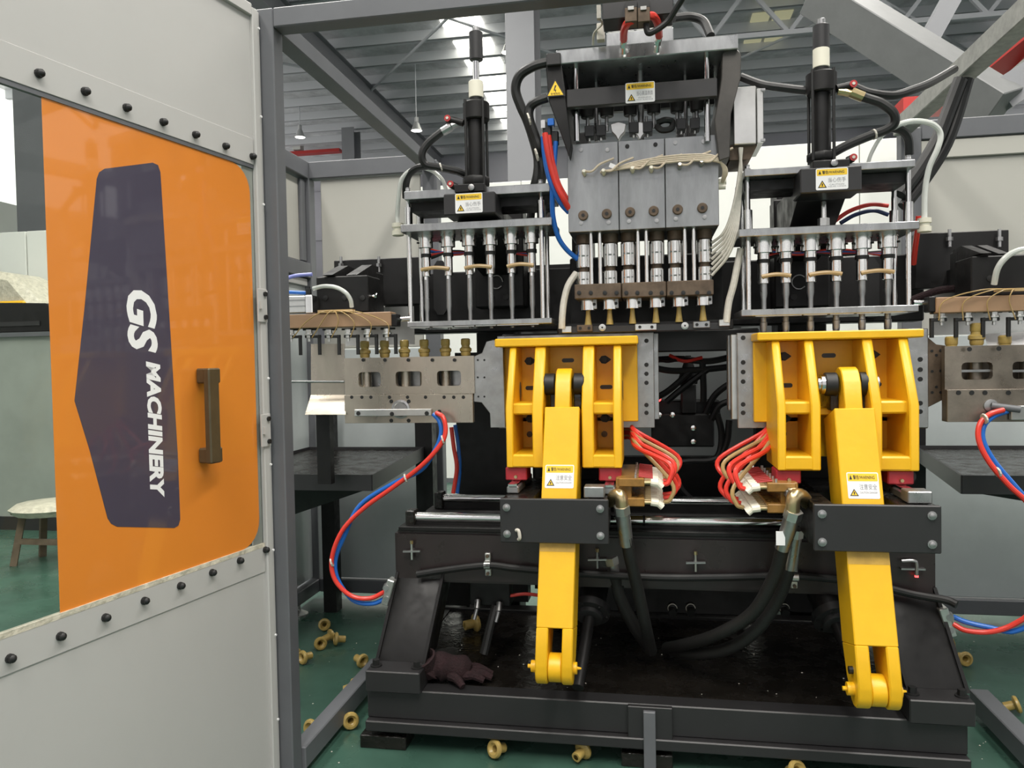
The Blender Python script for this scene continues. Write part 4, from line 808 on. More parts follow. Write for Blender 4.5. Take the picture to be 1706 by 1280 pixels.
    # sticker on the arm face
    l0, l1, w0, w1 = C['stk']; sticker(arm, ap(w0, l1*L, .0602), sd, -d, w1-w0, (l1-l0)*L, '\u6ce8\u610f\u5b89\u5168', ['CAUTION DANGER'], 'yellow and white caution sticker')
    m = slab([(-hw+.001, C['dull_span'][0]*L), (hw-.001, C['dull_span'][0]*L), (hw-.001, C['dull_span'][1]*L), (-hw+.001, C['dull_span'][1]*L)], .0603, .0606).to('dull_band', mat('dull_yellow', (.6, .36, .06), .5, var=.25, vs=20), arm)  # duller, darker yellow band across the arm below the cross plate
    # front cross plate and carriage
    x0, y0, x1, y1 = C['plate']; Yp2 = 2.5+o
    a = at(x0, (y0+y1)/2, Yp2).x; b = at(x1, (y0+y1)/2, Yp2).x; z1 = at((x0+x1)/2, y0, Yp2).z; z0 = at((x0+x1)/2, y1, Yp2).z
    fp = MB().box(a, b, Yp2, Yp2+.018, z0, z1).to('cross_plate', mCharcoal, e, bev=.003)
    for tx in (.065, .925):
        for tz in (.2, .8):
            q = Vector((a+(b-a)*tx, Yp2, z0+(z1-z0)*tz)); MB().lathe([(.0135, 0), (.0135, .004), (.009, .0045), (.009, .01), (.004, .012)], q, -YV, 12).to('plate_bolt', mSteel, fp)
    if not R: q = at(864, 889, Yp2); MB().tube([q+Vector((0, -.003, -.02)), q+Vector((.006, -.012, -.012)), q+Vector((.002, -.012, .012)), q+Vector((-.008, -.006, .012))], .006, 8).to('white_hook', mWirew, fp)
    MB().box(a+.005, ax-hw-.03, Yp2+.019, Yb+.06, z1-.03, z1-.002).to('carriage_deck', mOily, e, bev=.003); MB().box(ax+hw+.03, b-.005, Yp2+.019, Yb+.06, z1-.03, z1-.002).to('carriage_deck', mOily, e, bev=.003)
    MB().prism([(Yp2+.019, z1-.03), (Yp2+.019, z0+.01), (Yp2+.12, z0), (2.88, z1-.12), (2.88, z1-.03)], 'x', a+.006, a+.03).to('carriage_cheek', mBlack, e, bev=.003); MB().prism([(Yp2+.019, z1-.03), (Yp2+.019, z0+.01), (Yp2+.12, z0), (2.88, z1-.12), (2.88, z1-.03)], 'x', b-.03, b-.006).to('carriage_cheek', mBlack, e, bev=.003)
    for y in (2.975, 3.4): MB().box(a+.02, b-.02, y-.05, y+.05, .805, .9).to('rail_bearing', mBlack, e, bev=.004)
    MB().box(a+.03, b-.03, 2.9, 3.45, .9, z1-.03).to('carriage_body', mBlack, e)
    MB().box(a+.03, b-.03, 3.25, 3.42, z1-.03, zs1-.1).to('rear_platen', mBlack, e); MB().box(a+.0, b+.0, 3.2, 3.25, zs0, zs1-.01).to('rear_platen_face', mSteel, e)
    for j, t in enumerate((pc[0]-.03, pc[1]+.02)):   # guide bars along the deck with red bearing blocks
        MB().box(t-.022, t+.022, Yp2+.1, Yb, z1, z1+.026).to('guide_bar', mSteel, e, bev=.004); MB().box(t-.016, t+.016, Yp2+.098, Yb, z1+.026, z1+.034).to('guide_bar_track', mChrome, e)
        rb = MB().box(t-.04, t+.04, Yk+.02, Yk+.12, z1+.035, zb-.001).to('red_bearing_block', mat('red_block', (.35, .02, .03), .4), e, bev=.004)
        MB().cyl((t, Yk+.02, z1+.05), (t, Yk+.005, z1+.05), .006, n=8).to('grease_nipple', mBrass, rb)
    t = b-.05; MB().box(t-.035, t+.035, Yp2+.03, Yp2+.1, z1, z1+.038).to('stop_block', mSteel, e, bev=.003)
    tq = (b-.03 if R else a+.03); MB().cyl((tq, Yk+.03, z1+.06), (tq, Yk+.06, z1+.06), .02, n=16).cyl((tq, Yk+.028, z1+.06), (tq, Yk+.03, z1+.06), .007, n=8).to('roller', mRubber, e)
    # water manifold with two rows of white connectors
    mx = (a-.02) if s < 0 else (b+.02); d0 = s*.1
    zt2 = at(C['man'][0], C['man'][1], 2.7+o).z
    mMan = mat('amber_brown_manifold', (.33, .17, .04), .25, var=.35, vs=25)
    mf = MB().box(mx, mx+d0*.55, Yp2+.14, Yb+.05, zt2-.1, zt2-.005).to('water_manifold', mMan, e, bev=.003)
    for row in (0, 1):
        z = zt2-.02-row*.07
        MB().box(mx+d0*.1, mx+d0, Yp2+.12, Yb+.06, z-.014, z+.016).to('manifold_deck', mMan, mf, bev=.003)
        for i in range(11):
            y = Yp2+.135+i*.032; p = Vector((mx+d0, y, z))
            c = MB().cyl(p, p+XV*s*.03, .0075, n=8).to('connector_stem', mBrass, mf)
            MB().cyl(p+XV*s*.022, p+Vector((s*.048, 0, -.004)), .0125, n=10).cyl(p+Vector((s*.046, 0, -.004)), p+Vector((s*.062, 0, -.018)), .011, n=10).to('white_connector', mCream, c)
            if row == 0 and i % 2 == 0: MB().cyl(p+Vector((-s*.03, 0, .014)), p+Vector((-s*.03, 0, .028)), .005, n=6).to('manifold_screw', mAlu, mf)
            if row == 0: MB().cyl(p+Vector((-s*.02, .01, .02)), p+Vector((s*.03, .01, .014)), .003, n=6).to('red_lead', mDkred, mf)
    tp = Vector((mx+s*-.02, Yb-.02, zs0+.02))
    cols = (mRed, mAmberw, mRed, mRed, mAmberw, mRed, mRed)
    for i, cm in enumerate(cols):
        y = Yp2+.15+i*.04; p = Vector((mx+d0+s*.068, y, zt2-.03-(.07 if i % 2 else 0))); bul = s*(.04+.012*i)
        bul = s*(.018+.005*i); zz = zt2+.085+.008*i
        hs_ = MB().tube([p, p+Vector((bul, 0, .012)), p+Vector((bul*1.2, .02, .07)), Vector((mx+d0*.75, (y+Yb)/2, zz)), Vector((mx+d0*.5, Yb+.02, zz+.02)), Vector((mx+d0*.2, Yb+.09, zz+.015))], .0085 if cm is mRed else .0075, 8, 6).to('coolant_tube', cm, e)
    return e, mx, zt2, Yp2
CR = dict(right=True, dY=0.0, flange=(1262, 1540, 551, 565), knee=676, bot=785, wing=702, ribs=((.09, .14), (.29, .345), (.64, .70), (.855, .91)),
     steel=(1228.5, 1546, 555, 714), bolts=[(1238, y) for y in (563, 604, 620, 636, 674, 688)]+[(1533, y) for y in (599, 616, 632, 672, 686)], ax=.662, axp=1418, pivot=640, axb=.672, xb=1462, yb=1150, lb=.1,
     stk=(.318, .405, -.043, .052), dull_span=(.565, .615), plate=(1356, 842, 1569, 921), man=(1296, 797))
CL = dict(right=False, dY=.1, flange=(824, 1063, 562, 576), knee=678, bot=780, wing=702, ribs=((.105, .152), (.286, .361), (.622, .70), (.832, .886)),
     steel=(830, 1090, 560, 714), bolts=[(1077, y) for y in (568, 608, 623, 638, 675, 688)]+[(823.5, y) for y in (611, 626, 640, 677, 689)], ax=-.302, axp=940, pivot=640, axb=-.322, xb=925, yb=1112, lb=.1,
     stk=(.312, .395, -.052, .05), dull_span=(.565, .615), plate=(833, 832, 1014, 906), man=(1062, 790))
_, mxr, mzr, ypr = clamp('right yellow ribbed mould clamp carrying the nearer lever arm', CR)
_, mxl, mzl, ypl = clamp('left yellow ribbed mould clamp beside the steel trim plate', CL)

# ================================================================ TRIM PLATES (neck carriers) AND DEFLECTOR
def wplate(m, x0, y0, x1, y1, wins, Y, d):
    """measured plate with rectangular windows: bars around the openings"""
    xs = [x0]+[v for w in wins for v in (w[0], w[1])]+[x1]; wy0, wy1 = wins[0][2], wins[0][3]; ym = (y0+y1)/2; xm = (x0+x1)/2
    Z = lambda y: at(xm, y, Y).z
    X = lambda x: at(x, ym, Y).x
    m.box(X(x0), X(x1), Y, Y+d, Z(wy0), Z(y0)).box(X(x0), X(x1), Y, Y+d, Z(y1), Z(wy1))
    for i in range(0, len(xs), 2): m.box(X(xs[i]), X(xs[i+1]), Y, Y+d, Z(wy1), Z(wy0))
    c = .012
    for w in wins:      # corner fillets
        for (cx, sx) in ((w[0], 1), (w[1], -1)):
            for (cy, sz) in ((wy0, -1), (wy1, 1)):
                p = (X(cx), Z(cy)); m.prism([p, (p[0]+sx*c, p[1]), (p[0]+sx*c*.3, p[1]+sz*c*.3), (p[0], p[1]+sz*c)], 'y', Y, Y+d)
    return m
def holes(par, pts, Y, r=.007, m=None):
    for x, y in pts:
        q = at(x, y, Y); MB().cyl(q, q-YV*.0012, r, n=10).to('screw_hole', m or mRubber, par)
tl = thing('trim_plate', 'pale steel trim plate with three windows left of the left clamp', 'trim plate', at(680, 705, 2.95))
wp_ = wplate(MB(), 574, 595, 790, 657, ((597, 634, 619, 644), (659, 703, 619, 644), (728, 768, 619, 644)), 2.95, .03).to('window_plate', mSteelw, tl)
MB().pb(574, 657.5, 788, 705, 2.945, .03).to('lower_plate', mSteelw, tl, bev=.001)
MB().pb(574, 596, 790, 657, 3.03, .02).to('rear_plate', mSteel, tl)
for x in (611, 643, 676, 708, 743, 776): MB().vc(x, 596, 660, 3.0, 16).to('carrier_core', mSteelw, tl)
MB().pp([(789, 594), (803, 588), (810, 569), (822, 566), (838, 572), (842, 713), (817, 713), (816, 689), (802, 671), (789, 670)], 2.96, .03).to('side_bracket', mSteel, tl, bev=.002)
MB().pb(590, 682, 718.5, 693.5, 2.925, .018).to('lock_bar', mAlu, tl, bev=.002)
q = at(668, 682, 2.944); MB().lathe([(.038, 0), (.038, .006), (.03, .008), (.026, .004), (.012, .004)], q, -YV, 24).to('round_boss', mSteel, tl)
holes(tl, ((605, 600), (641, 600), (680, 600), (720, 600), (757, 600), (586, 662), (603, 662), (618, 662), (649, 662), (679, 662), (709, 662), (740, 662), (756, 662), (772, 662)), 2.945)
holes(tl, ((597, 689), (653, 690), (711, 689)), 2.9245, .009); holes(tl, ((652, 669), (681, 669), (652, 701), (681, 701), (732, 686)), 2.9445, .008)
holes(tl, ((796, 600), (807, 600), (796, 629), (807, 629), (797, 661), (807, 661)), 2.9595, .004)
dsh = thing('deflector_sheet', 'bent bare metal deflector sheet hanging left of the trim plate', 'deflector', at(545, 690, 3.0))
m = MB(); a = [at(518, 573, 3.02), at(574, 573, 3.02), at(574, 658, 3.0), at(574, 691, 2.93), at(508, 691, 2.93), at(518, 658, 3.0)]; a = [at(518, 573, 3.02), at(574, 573, 3.02), at(574, 658, 3.02), at(518, 658, 3.02)]
m.hexa(a, [p+YV*.003 for p in a]); b = [at(518, 658, 3.02), at(575, 658, 3.02), at(576, 691, 2.93), at(508, 691, 2.93)]; m.hexa(b, [p+Vector((0, .003, -.001)) for p in b]); m.to('bent_sheet', mSteelw, dsh); MB().cyl(at(472, 636, 3.0), at(574, 636, 3.0), .005, n=8).to('support_rod', mSteel, dsh)
MB().box(at(530, 700, 3.05).x, at(552, 700, 3.05).x, 3.03, 3.07, .95, at(540, 600, 3.05).z).to('support_post', mBlack, dsh)
trr = thing('trim_plate', 'brown-stained steel trim plate at the right edge with cut windows', 'trim plate', at(1680, 705, 2.88))
wplate(MB(), 1574, 575, 1790, 648, ((1602, 1654, 603, 632), (1687, 1740, 603, 632)), 2.88, .03).to('window_plate', mBrownst, trr)
MB().pb(1578, 648.5, 1800, 703, 2.855, .05).to('lower_plate', mBrownst, trr, bev=.001); MB().pb(1574, 598, 1790, 645, 2.97, .02).to('rear_plate', mBrownst, trr)
for x in (1625, 1710): MB().vc(x, 577, 648, 2.94, 26).to('carrier_core', mBrownst, trr)
for x0, x1 in ((1602, 1654), (1687, 1740)): MB().pb(x0, 616, x1, 620, 2.9, .01).to('window_bar', mSteel, trr)
MB().pp([(1523, 565), (1540, 557), (1560, 574), (1576, 576), (1576, 664), (1546, 679), (1546, 714), (1523, 714)], 2.94, .03).to('side_bracket', mRust, trr, bev=.002)
holes(trr, ((1615, 582), (1664, 581), (1597, 654.5), (1619, 654.5), (1641, 654.5), (1680, 654.5)), 2.854, .008)
holes(trr, ((1552.5, 585), (1567, 584), (1560, 592), (1553, 619), (1567, 618), (1560, 645), (1553, 654), (1567, 654)), 2.9395, .005)
q = at(1650, 676, 2.855); MB().lathe([(.022, 0), (.022, .006), (.014, .008)], q, -YV, 16).to('cable_gland', mSteel, trr); MB().cyl(q+Vector((.0, -.008, 0)), q+Vector((.08, -.03, -.012)), .012, n=12).to('sensor_barrel', mFrame, trr)
MB().pb(1685, 676, 1790, 700, 2.83, .02).to('lock_bar', mAlu, trr, bev=.002)

# ================================================================ AMBER NECK PIECES
nk = MB().lathe([(.017, 0), (.02, .006), (.02, .016), (.024, .02), (.024, .03), (.017, .035), (.016, .042), (.0185, .046), (.0185, .066), (.014, .07), (.011, .07), (.011, .02)], (0, 0, 0), ZV, 18).mesh('neck_piece'); nk.materials.append(mAmber)
ordn = ('leftmost', 'second from left', 'third from left', 'fourth from left', 'fifth from left', 'nearest the clamp')
for i, x in enumerate((608, 641, 674, 707, 742.5, 776)):
    o = bpy.data.objects.new('neck_scrap', nk); COL.objects.link(o); p = at(x, 593.5, 3.0); o.location = (p.x, 3.0, at(680, 595, 2.95).z); tag(o, 'amber plastic neck standing on the three-window trim plate, '+ordn[i], 'neck scrap', 'amber necks on the left trim plate')
for i, (x, dz) in enumerate(((1585, -.045), (1627, 0), (1674, -.045))):
    o = bpy.data.objects.new('neck_scrap', nk); COL.objects.link(o); p = at(x, 574, 2.94); o.location = (p.x, 2.94, at(1650, 575, 2.88).z+dz); o.scale = (1.12,)*3
    tag(o, ('sunken amber plastic neck beside the right clamp flange', 'tall amber plastic neck on the right-edge trim plate', 'sunken amber plastic neck nearest the right photo edge')[i], 'neck scrap', 'amber necks on the right trim plate')
# fallen mushroom-shaped scraps
fs = MB().lathe([(.021, 0), (.021, .042), (.034, .046), (.04, .052), (.04, .06), (.036, .066), (.026, .068), (.022, .06), (.015, .055), (.013, .004), (.012, 0)], (0, 0, -.03), ZV, 18).mesh('floor_scrap'); fs.materials.append(mAmber)
FS = [(541, 1040, 80, 20, 'brownish scrap leaning beside the levelling foot'), (546, 1062, 75, 140, 'amber scrap in the small pile below the levelling foot'), (532, 1071, 85, 40, 'amber scrap at the left of the small pile on the floor'), (567, 1065, 80, -60, 'amber scrap at the right of the small pile on the floor'),
      (511, 1094, 85, -30, 'amber scrap with its opening turned to the right near the guard post'), (490, 1094, 60, 200, 'amber scrap half hidden by the guard post'), (599, 1099, 95, 60, 'amber scrap standing on edge beside the left leg'), (583, 1146, 70, 100, 'amber scrap behind the floor beam of the guard'), (524, 1211, 80, -20, 'amber scrap leaning on the guard floor beam'), (583, 1199, 80, 30, 'amber scrap in shade under the left bed foot'),
      (831, 1247, 75, -35, 'amber scrap on green floor showing its round opening'), (966, 1256, 80, 150, 'mushroom-shaped amber scrap on green floor with stem turned left'), (1322, 1284, 60, 30, 'amber scrap at the bottom photo edge below the bed'), (1604, 1096, 85, 10, 'amber scrap on the floor beyond the right leg'), (1684, 1176, 70, 80, 'amber scrap in shade near the right photo edge'), (1578, 1075, 80, 60, 'amber scrap beside the right tube junction')]
for x, y, tx, rz, lb in FS:
    o = bpy.data.objects.new('mushroom_scrap', fs); COL.objects.link(o); p = onz(x, y, .033); o.location = p; o.rotation_euler = (math.radians(tx), 0, math.radians(rz)); o.scale = (.84,)*3; tag(o, lb, 'plastic scrap', 'fallen amber scraps')
o = bpy.data.objects.new('mushroom_scrap', fs); COL.objects.link(o); p = onz(784, 1040, .256); o.location = p; o.rotation_euler = (1.5, 0, 2.2); tag(o, 'amber scrap lying in the oily drip pan', 'plastic scrap', 'fallen amber scraps')
# pale crumbs scattered on floor and pan
cr = MB()
for i in range(150):
    x = random.uniform(490, 1650); y = random.uniform(1060, 1275); p = onz(x, y)
    if BX0-.05 < p.x < BX1+.05 and p.y > BF-.05: p = onz(x, y, .2205)
    if p.z > .1 and not (BX0+.1 < p.x < BX1-.1 and BF+.12 < p.y < BB-.1): continue
    k = random.uniform(.0015, .0045); cr.lathe([(k*.4, 0), (k, k*.5), (k*.3, k)], p, ZV, 5)
o = cr.to('plastic_crumbs', mWirew); tag(o, 'pale plastic crumbs scattered over floor and drip pan', 'crumbs'); o['kind'] = 'stuff'
# maroon glove on the pan edge
gl_ = thing('work_glove', 'crumpled maroon knitted glove lying on the drip pan edge', 'glove', onz(755, 1140, .225))
g0 = Vector((at(742, 1115, 2.85).x, 2.85, .225))
def G(x, y, z): return g0+Vector((x, y, z))
MB().tube([G(-.06, -.03, .035), G(-.045, -.025, .05), G(-.01, -.01, .055), G(.05, -.0, .045), G(.09, .005, .03)], lambda t: .036+.016*math.sin(t*2.6)+.006*math.sin(t*17), 14, 5).to('palm', mMaroon, gl_)
MB().lathe([(.03, -.03), (.04, .0), (.05, .04), (.055, .052), (.048, .056), (.044, .045), (.034, .005), (.01, 0)], G(-.06, -.03, .05), (-.35, -.35, .9), 16).to('cuff', mMaroon, gl_)
for i, (a, b) in enumerate((((.08, -.03, .03), (.16, -.035, .018)), ((.09, -.005, .03), (.185, -.005, .018)), ((.085, .02, .03), (.18, .03, .018)), ((.07, .04, .03), (.15, .06, .018)), ((.03, -.04, .03), (.09, -.085, .012)))):
    A = Vector(a); Bv = Vector(b); MB().tube([g0+A, g0+(A+Bv)/2+ZV*.01, g0+Bv], lambda t: .018-.006*t*t, 8, 4).to('finger', mMaroon, gl_)

# ================================================================ TAKE-OUT GRIPPERS
def takeout(label, Kd):
    R = Kd['right']; e = thing('take_out_gripper', label, 'gripper', at(Kd['bar'][0], Kd['bar'][3], 2.95)); Y = 2.9
    MB().pb(*Kd['bar'], Y, .07).to('board', mWood, e, bev=.003)
    x0, y0, x1, y1 = Kd['end']; MB().pb(x0, y0, x1, y1, Y+.01, .05).to('end_block', mBlack, e, bev=.003)
    MB().cyl(at(*Kd['rod'][0], 2.95), at(*Kd['rod'][1], 2.95), .009, n=10).to('locating_rod', mChrome, e)
    s = -1 if R else 1
    for xb, xv, y in Kd['fing']:
        q = at(xb, y, 2.92); f = MB().lathe([(.013, .022), (.013, .008), (.018, .006), (.018, .0), (.011, -.002), (.011, -.012), (.006, -.014), (.006, -.026)], q, ZV, 10).to('clamp_screw', mAlu, e)
        a = at(xv, y, 2.92); MB().box(min(q.x-.016*s*s, a.x-.006), max(q.x+.016, a.x+.006), 2.912, 2.928, q.z-.012, q.z-.001).to('finger_arm', mRubber, f, bev=.002)
        MB().cyl((a.x, 2.92, q.z), (a.x, 2.92, at(xv, y+33, 2.92).z), .0075, n=10).to('finger', mRubber, f)
        MB().cyl((q.x-.03, 2.93, at(xb, y-9.5, 2.92).z), (q.x+.03, 2.93, at(xb, y-9.5, 2.92).z), .004, n=6).to('finger_pivot', mRubber, f)
        w = Kd['wire']; MB().tube([at(w[0], w[1], 2.9), at(w[0]+(xv-w[0])*.4, w[1]+4-abs(xv-w[0])*.02, 2.88), at(w[0]+(xv-w[0])*.85, w[1]+20, 2.885), at(xv-(12 if not R else -12), y+4, 2.9)], .0022, 6).to('thin_wire', mAmberw, e)
    w = Kd['wire']; MB().pb(w[0]-28, w[1]-2, w[0]+30, w[1]+3, 2.895, .03).to('terminal_strip', mTanhose, e)
    MB().pb(*Kd['box'], 2.97, .15).to('gripper_body', mBlack, e, bev=.004)
    x0, y0, x1, y1 = Kd['box']
    for t in (.18, .55, .9): q = at(x0+(x1-x0)*t, y0+(y1-y0)*.6, 2.97); MB().lathe([(.011, 0), (.011, .004), (.005, .005)], q, -YV, 10).to('body_screw', mRubber, e)
    MB().prism([(2.95, at(x0, y0, 2.97).z), (3.2, at(x0, y0, 2.97).z), (3.2, at(x0, y0-14, 3.1).z), (3.12, at(x0, y0-16, 3.1).z)], 'x', at(x0+12, y0, 2.97).x, at(x0+30, y0, 2.97).x).to('top_fin', mBlack, e)
    MB().prism([(2.98, at(x0, y0, 2.97).z), (3.24, at(x0, y0, 2.97).z), (3.24, at(x0, y0-18, 3.1).z), (3.16, at(x0, y0-18, 3.1).z)], 'x', at(x0+48, y0, 2.97).x, at(x0+66, y0, 2.97).x).to('top_fin', mBlack, e)
    bp = MB().pb(*Kd['plate'], 3.45, .06).to('carrier_plate', mBlack, e, bev=.003)
    x0, y0, x1, y1 = Kd['plate']
    for t in Kd['scr']: q = at(t, y0+1, 3.43); MB().cyl(q-ZV*.06, q+ZV*.012, .007, n=8).cyl(q-ZV*.035, q-ZV*.02, .013, n=6).to('adjust_screw', mSteel, bp)
    x, y = Kd['side']; q = at(x, y, 3.0); MB().cyl(q, q+XV*.045*(-s if R else s), .006, n=8).cyl(q+XV*.04*(-s if R else s), q+XV*.05*(-s if R else s), .011, n=6).to('side_screw', mChrome, e)
    MB().pb(x-(2 if R else -20), y-40, x+(18 if not R else -20), y+25, 3.15, .08).to('slide_block', mBlack, e, bev=.004)
    MB().box(at(Kd['box'][0]+20, 480, 3.1).x, at(Kd['box'][0]+60, 480, 3.1).x, 3.12, 3.45, at(Kd['box'][0], Kd['box'][3]-25, 3.1).z, at(Kd['box'][0], Kd['box'][1]+10, 3.1).z).to('slide_arm', mBlack, e)
    return e
KL = dict(right=False, bar=(440, 522.5, 651, 546), end=(651, 523, 661, 544), rod=((655, 533), (684, 531)), fing=[(485, 500, 559), (515, 532, 558.5), (548, 564.5, 558.5), (580, 596, 558), (613, 627, 557.5), (645, 659, 557)], wire=(557, 518), box=(527, 460, 613, 521), plate=(557, 431, 700, 509), scr=(568, 631), side=(609, 494))
KR = dict(right=True, bar=(1560, 492, 1790, 519), end=(1547, 494, 1560, 520), rod=((1556, 505), (1522, 504.5)), fing=[(1568.5, 1552, 530), (1612, 1592.5, 529.5), (1656, 1637.5, 529), (1699, 1680, 528)], wire=(1690, 482), box=(1618, 424, 1790, 491), plate=(1525, 386, 1681, 479), scr=(1582, 1665), side=(1616, 457))
takeout('left take-out gripper with brown board and six black fingers', KL)
takeout('right take-out gripper with brown board at the photo edge', KR)
aa = thing('air_cylinder', 'square aluminium air cylinder lying beside the left gripper', 'air cylinder', at(490, 522, 2.92))
MB().pb(440, 494, 508, 522, 2.9, .07).to('profile_body', mAlu, aa, bev=.003); MB().pb(508, 492, 520, 522, 2.9, .07).to('end_cap', mChrome, aa, bev=.003)
for y in (500, 510): MB().pb(440, y, 508, y+2, 2.897, .004).to('profile_groove', mSteel, aa)
q = at(514, 486, 2.93); MB().lathe([(.012, -.02), (.012, .01), (.008, .012), (.008, .02)], q, ZV, 10).to('air_fitting', mRubber, aa)
sh1 = tag(MB().pb(575, 512, 690, 575, 3.3, .004).to('backing_sheet', mAlu), 'plain bare metal backing sheet behind the left gripper fingers', 'metal sheet')
sh2 = tag(MB().pb(1556, 478, 1790, 556, 3.2, .004).to('backing_sheet', mAlu), 'plain bare metal backing sheet behind the right gripper fingers', 'metal sheet')
m = MB(); a = [at(1640, 557, 3.05), at(1790, 548, 3.05), at(1790, 576, 2.95), at(1645, 576, 2.95)]; m.hexa(a, [p-ZV*.003 for p in a]); tag(m.to('paper_sheet', mWhite), 'white sheet lying behind the right-edge trim plate', 'sheet')

# ================================================================ HOSES AND TUBES
def tie(par, p, r=.016, m=None):
    MB().lathe([(r, -.003), (r+.002, -.003), (r+.002, .003), (r, .003)], p, (1, .2, .3), 10).to('cable_tie', m or mWirew, par)
# red and blue pair to the left leg
LP = [(727, 688, 2.9), (739, 697, 2.88), (742, 722, 2.87), (731, 745, 2.86), (700, 778, 2.85), (655, 812, 2.85), (605, 848, 2.85), (570, 885, 2.85), (553, 930, 2.85), (558, 966, 2.85), (585, 993, 2.86), (617, 997, 2.88), (645, 984, 2.89)]
h = hose('red_tube', LP, .018, mRed, 'long red tube looping from the left trim plate to the left leg'); tie(h, at(738, 733, 2.865)); tie(h, at(676, 797, 2.85)); tie(h, at(553, 937, 2.85))
hose('blue_tube', [(722, 690, 2.91), (732, 702, 2.9), (735, 722, 2.89), (726, 748, 2.88), (702, 783, 2.87), (655, 806, 2.865), (600, 842, 2.87), (574, 893, 2.87), (559, 932, 2.87), (563, 966, 2.87), (588, 1000, 2.88), (620, 1006, 2.89), (645, 996, 2.9)], .018, mBlue, 'long blue tube looping beside the red one to the left leg')
RP = [(1672, 683, 2.83), (1648, 691, 2.82), (1632, 708, 2.81), (1631, 735, 2.8), (1648, 770, 2.79), (1680, 808, 2.78), (1720, 850, 2.78), (1735, 920, 2.78), (1722, 1010, 2.8), (1690, 1040, 2.82), (1650, 1053, 2.84), (1610, 1051, 2.86), (1588, 1040, 2.88)]
h = hose('red_tube', RP, .018, mRed, 'long red tube looping at the right photo edge to the right leg'); tie(h, at(1640, 698, 2.81)); tie(h, at(1662, 787, 2.785))
hose('blue_tube', [(1678, 685, 2.84), (1655, 694, 2.83), (1639, 710, 2.82), (1638, 735, 2.81), (1657, 770, 2.8), (1695, 815, 2.79), (1732, 860, 2.79), (1742, 930, 2.79), (1725, 1025, 2.81), (1690, 1052, 2.83), (1650, 1046, 2.85), (1610, 1037, 2.87), (1588, 1028, 2.89)], .018, mBlue, 'long blue tube looping at the right photo edge to the right leg')
hose('red_tube', [(752, 712, 3.2), (756, 745, 3.2), (761, 780, 3.2), (755, 822, 3.2)], .018, mRed, 'red tube hanging straight down behind the left trim plate')
hose('blue_tube', [(758, 708, 3.22), (763, 740, 3.22), (766, 780, 3.22), (762, 822, 3.22)], .016, mBlue, 'blue tube hanging straight down behind the left trim plate')
# heavy hydraulic hoses
def hyd(lab, pts, elbow, sleeve, w=.045):
    h = hose('hydraulic_hose', pts, w, mHoseblk, lab, n=14, k=8); P0 = at(*pts[0])
    a, b = at(*sleeve[0]), at(*sleeve[1]); MB().cyl(a, b, .026, .024, n=16).to('crimp_sleeve', mSteel, h); MB().cyl(a-(b-a).normalized()*.03, a, .029, n=6).to('swivel_nut', mAlu, h)
    if elbow: MB().tube([at(*p) for p in elbow], .023, 12, 5).to('brass_elbow', mBrass, h)
    return h
h = hyd('thick hydraulic hose with brass elbow beside the right clamp', [(1308, 898, 2.61), (1302, 920, 2.63), (1290, 960, 2.68), (1255, 1020, 2.76), (1200, 1055, 2.85), (1150, 1072, 2.98), (1110, 1080, 3.15)], [(1345, 838, 2.66), (1334, 826, 2.6), (1322, 830, 2.575), (1320, 858, 2.575)], ((1319, 864, 2.58), (1303, 914, 2.62)))
q = at(1298, 897, 2.638); MB().pb(1293, 886, 1308, 909, 2.578, .004).to('paper_label', mWhite, h)
hyd('thick hydraulic hose behind the brass-elbowed one at right', [(1318, 930, 2.75), (1312, 955, 2.76), (1295, 1000, 2.8), (1262, 1048, 2.84), (1215, 1080, 2.9), (1160, 1090, 3.0), (1120, 1085, 3.15)], None, ((1323, 895, 2.74), (1316, 948, 2.755)))
hyd('thick hydraulic hose dropping beside the left clamp cross plate', [(1043, 895, 2.71), (1050, 930, 2.74), (1062, 980, 2.8), (1075, 1040, 2.88), (1085, 1085, 3.0)], [(1016, 836, 2.75), (1024, 826, 2.7), (1034, 828, 2.68), (1037, 850, 2.68)], ((1037, 856, 2.685), (1044, 908, 2.72)))
hyd('slanting hydraulic hose under the bed behind the left clamp', [(1025, 960, 2.93), (1035, 1000, 2.95), (1058, 1045, 3.0), (1085, 1085, 3.1)], None, ((1020, 940, 2.93), (1028, 972, 2.94)), .05)
# hoses on the left blow unit
h = hose('cylinder_hose', [(748, 212, 2.9), (733, 222, 2.9), (712, 240, 2.9), (703, 258, 2.9), (709, 274, 2.91), (730, 279, 2.92), (760, 285, 2.93), (777, 292, 2.95)], .03, mRubber, 'black hose curling from the top of the left cylinder'); MB().cyl(at(752, 211, 2.9), at(737, 220, 2.9), .017, n=10).cyl(at(770, 203, 2.91), at(752, 211, 2.9), .013, n=8).to('hose_coupling', mSteel, h); tie(h, at(735, 279, 2.92), .016)
hose('cylinder_hose', [(712, 277, 2.93), (695, 280, 2.94), (681, 292, 2.96), (676, 312, 2.98), (676, 330, 3.0)], .028, mRubber, 'short black hose bending down over the left blow unit plate')
hose('clear_tube', [(706, 280, 2.95), (686, 283, 2.95), (669, 300, 2.96), (664, 330, 2.98), (662, 360, 3.0), (663, 376, 3.0)], .018, mClear, 'clear tube looping down to the left blow unit coupling')
hose('clear_tube', [(704, 279, 2.96), (722, 286, 2.97), (737, 300, 2.98), (743, 316, 3.0)], .016, mClear, 'clear tube curving down behind the left warning sticker')
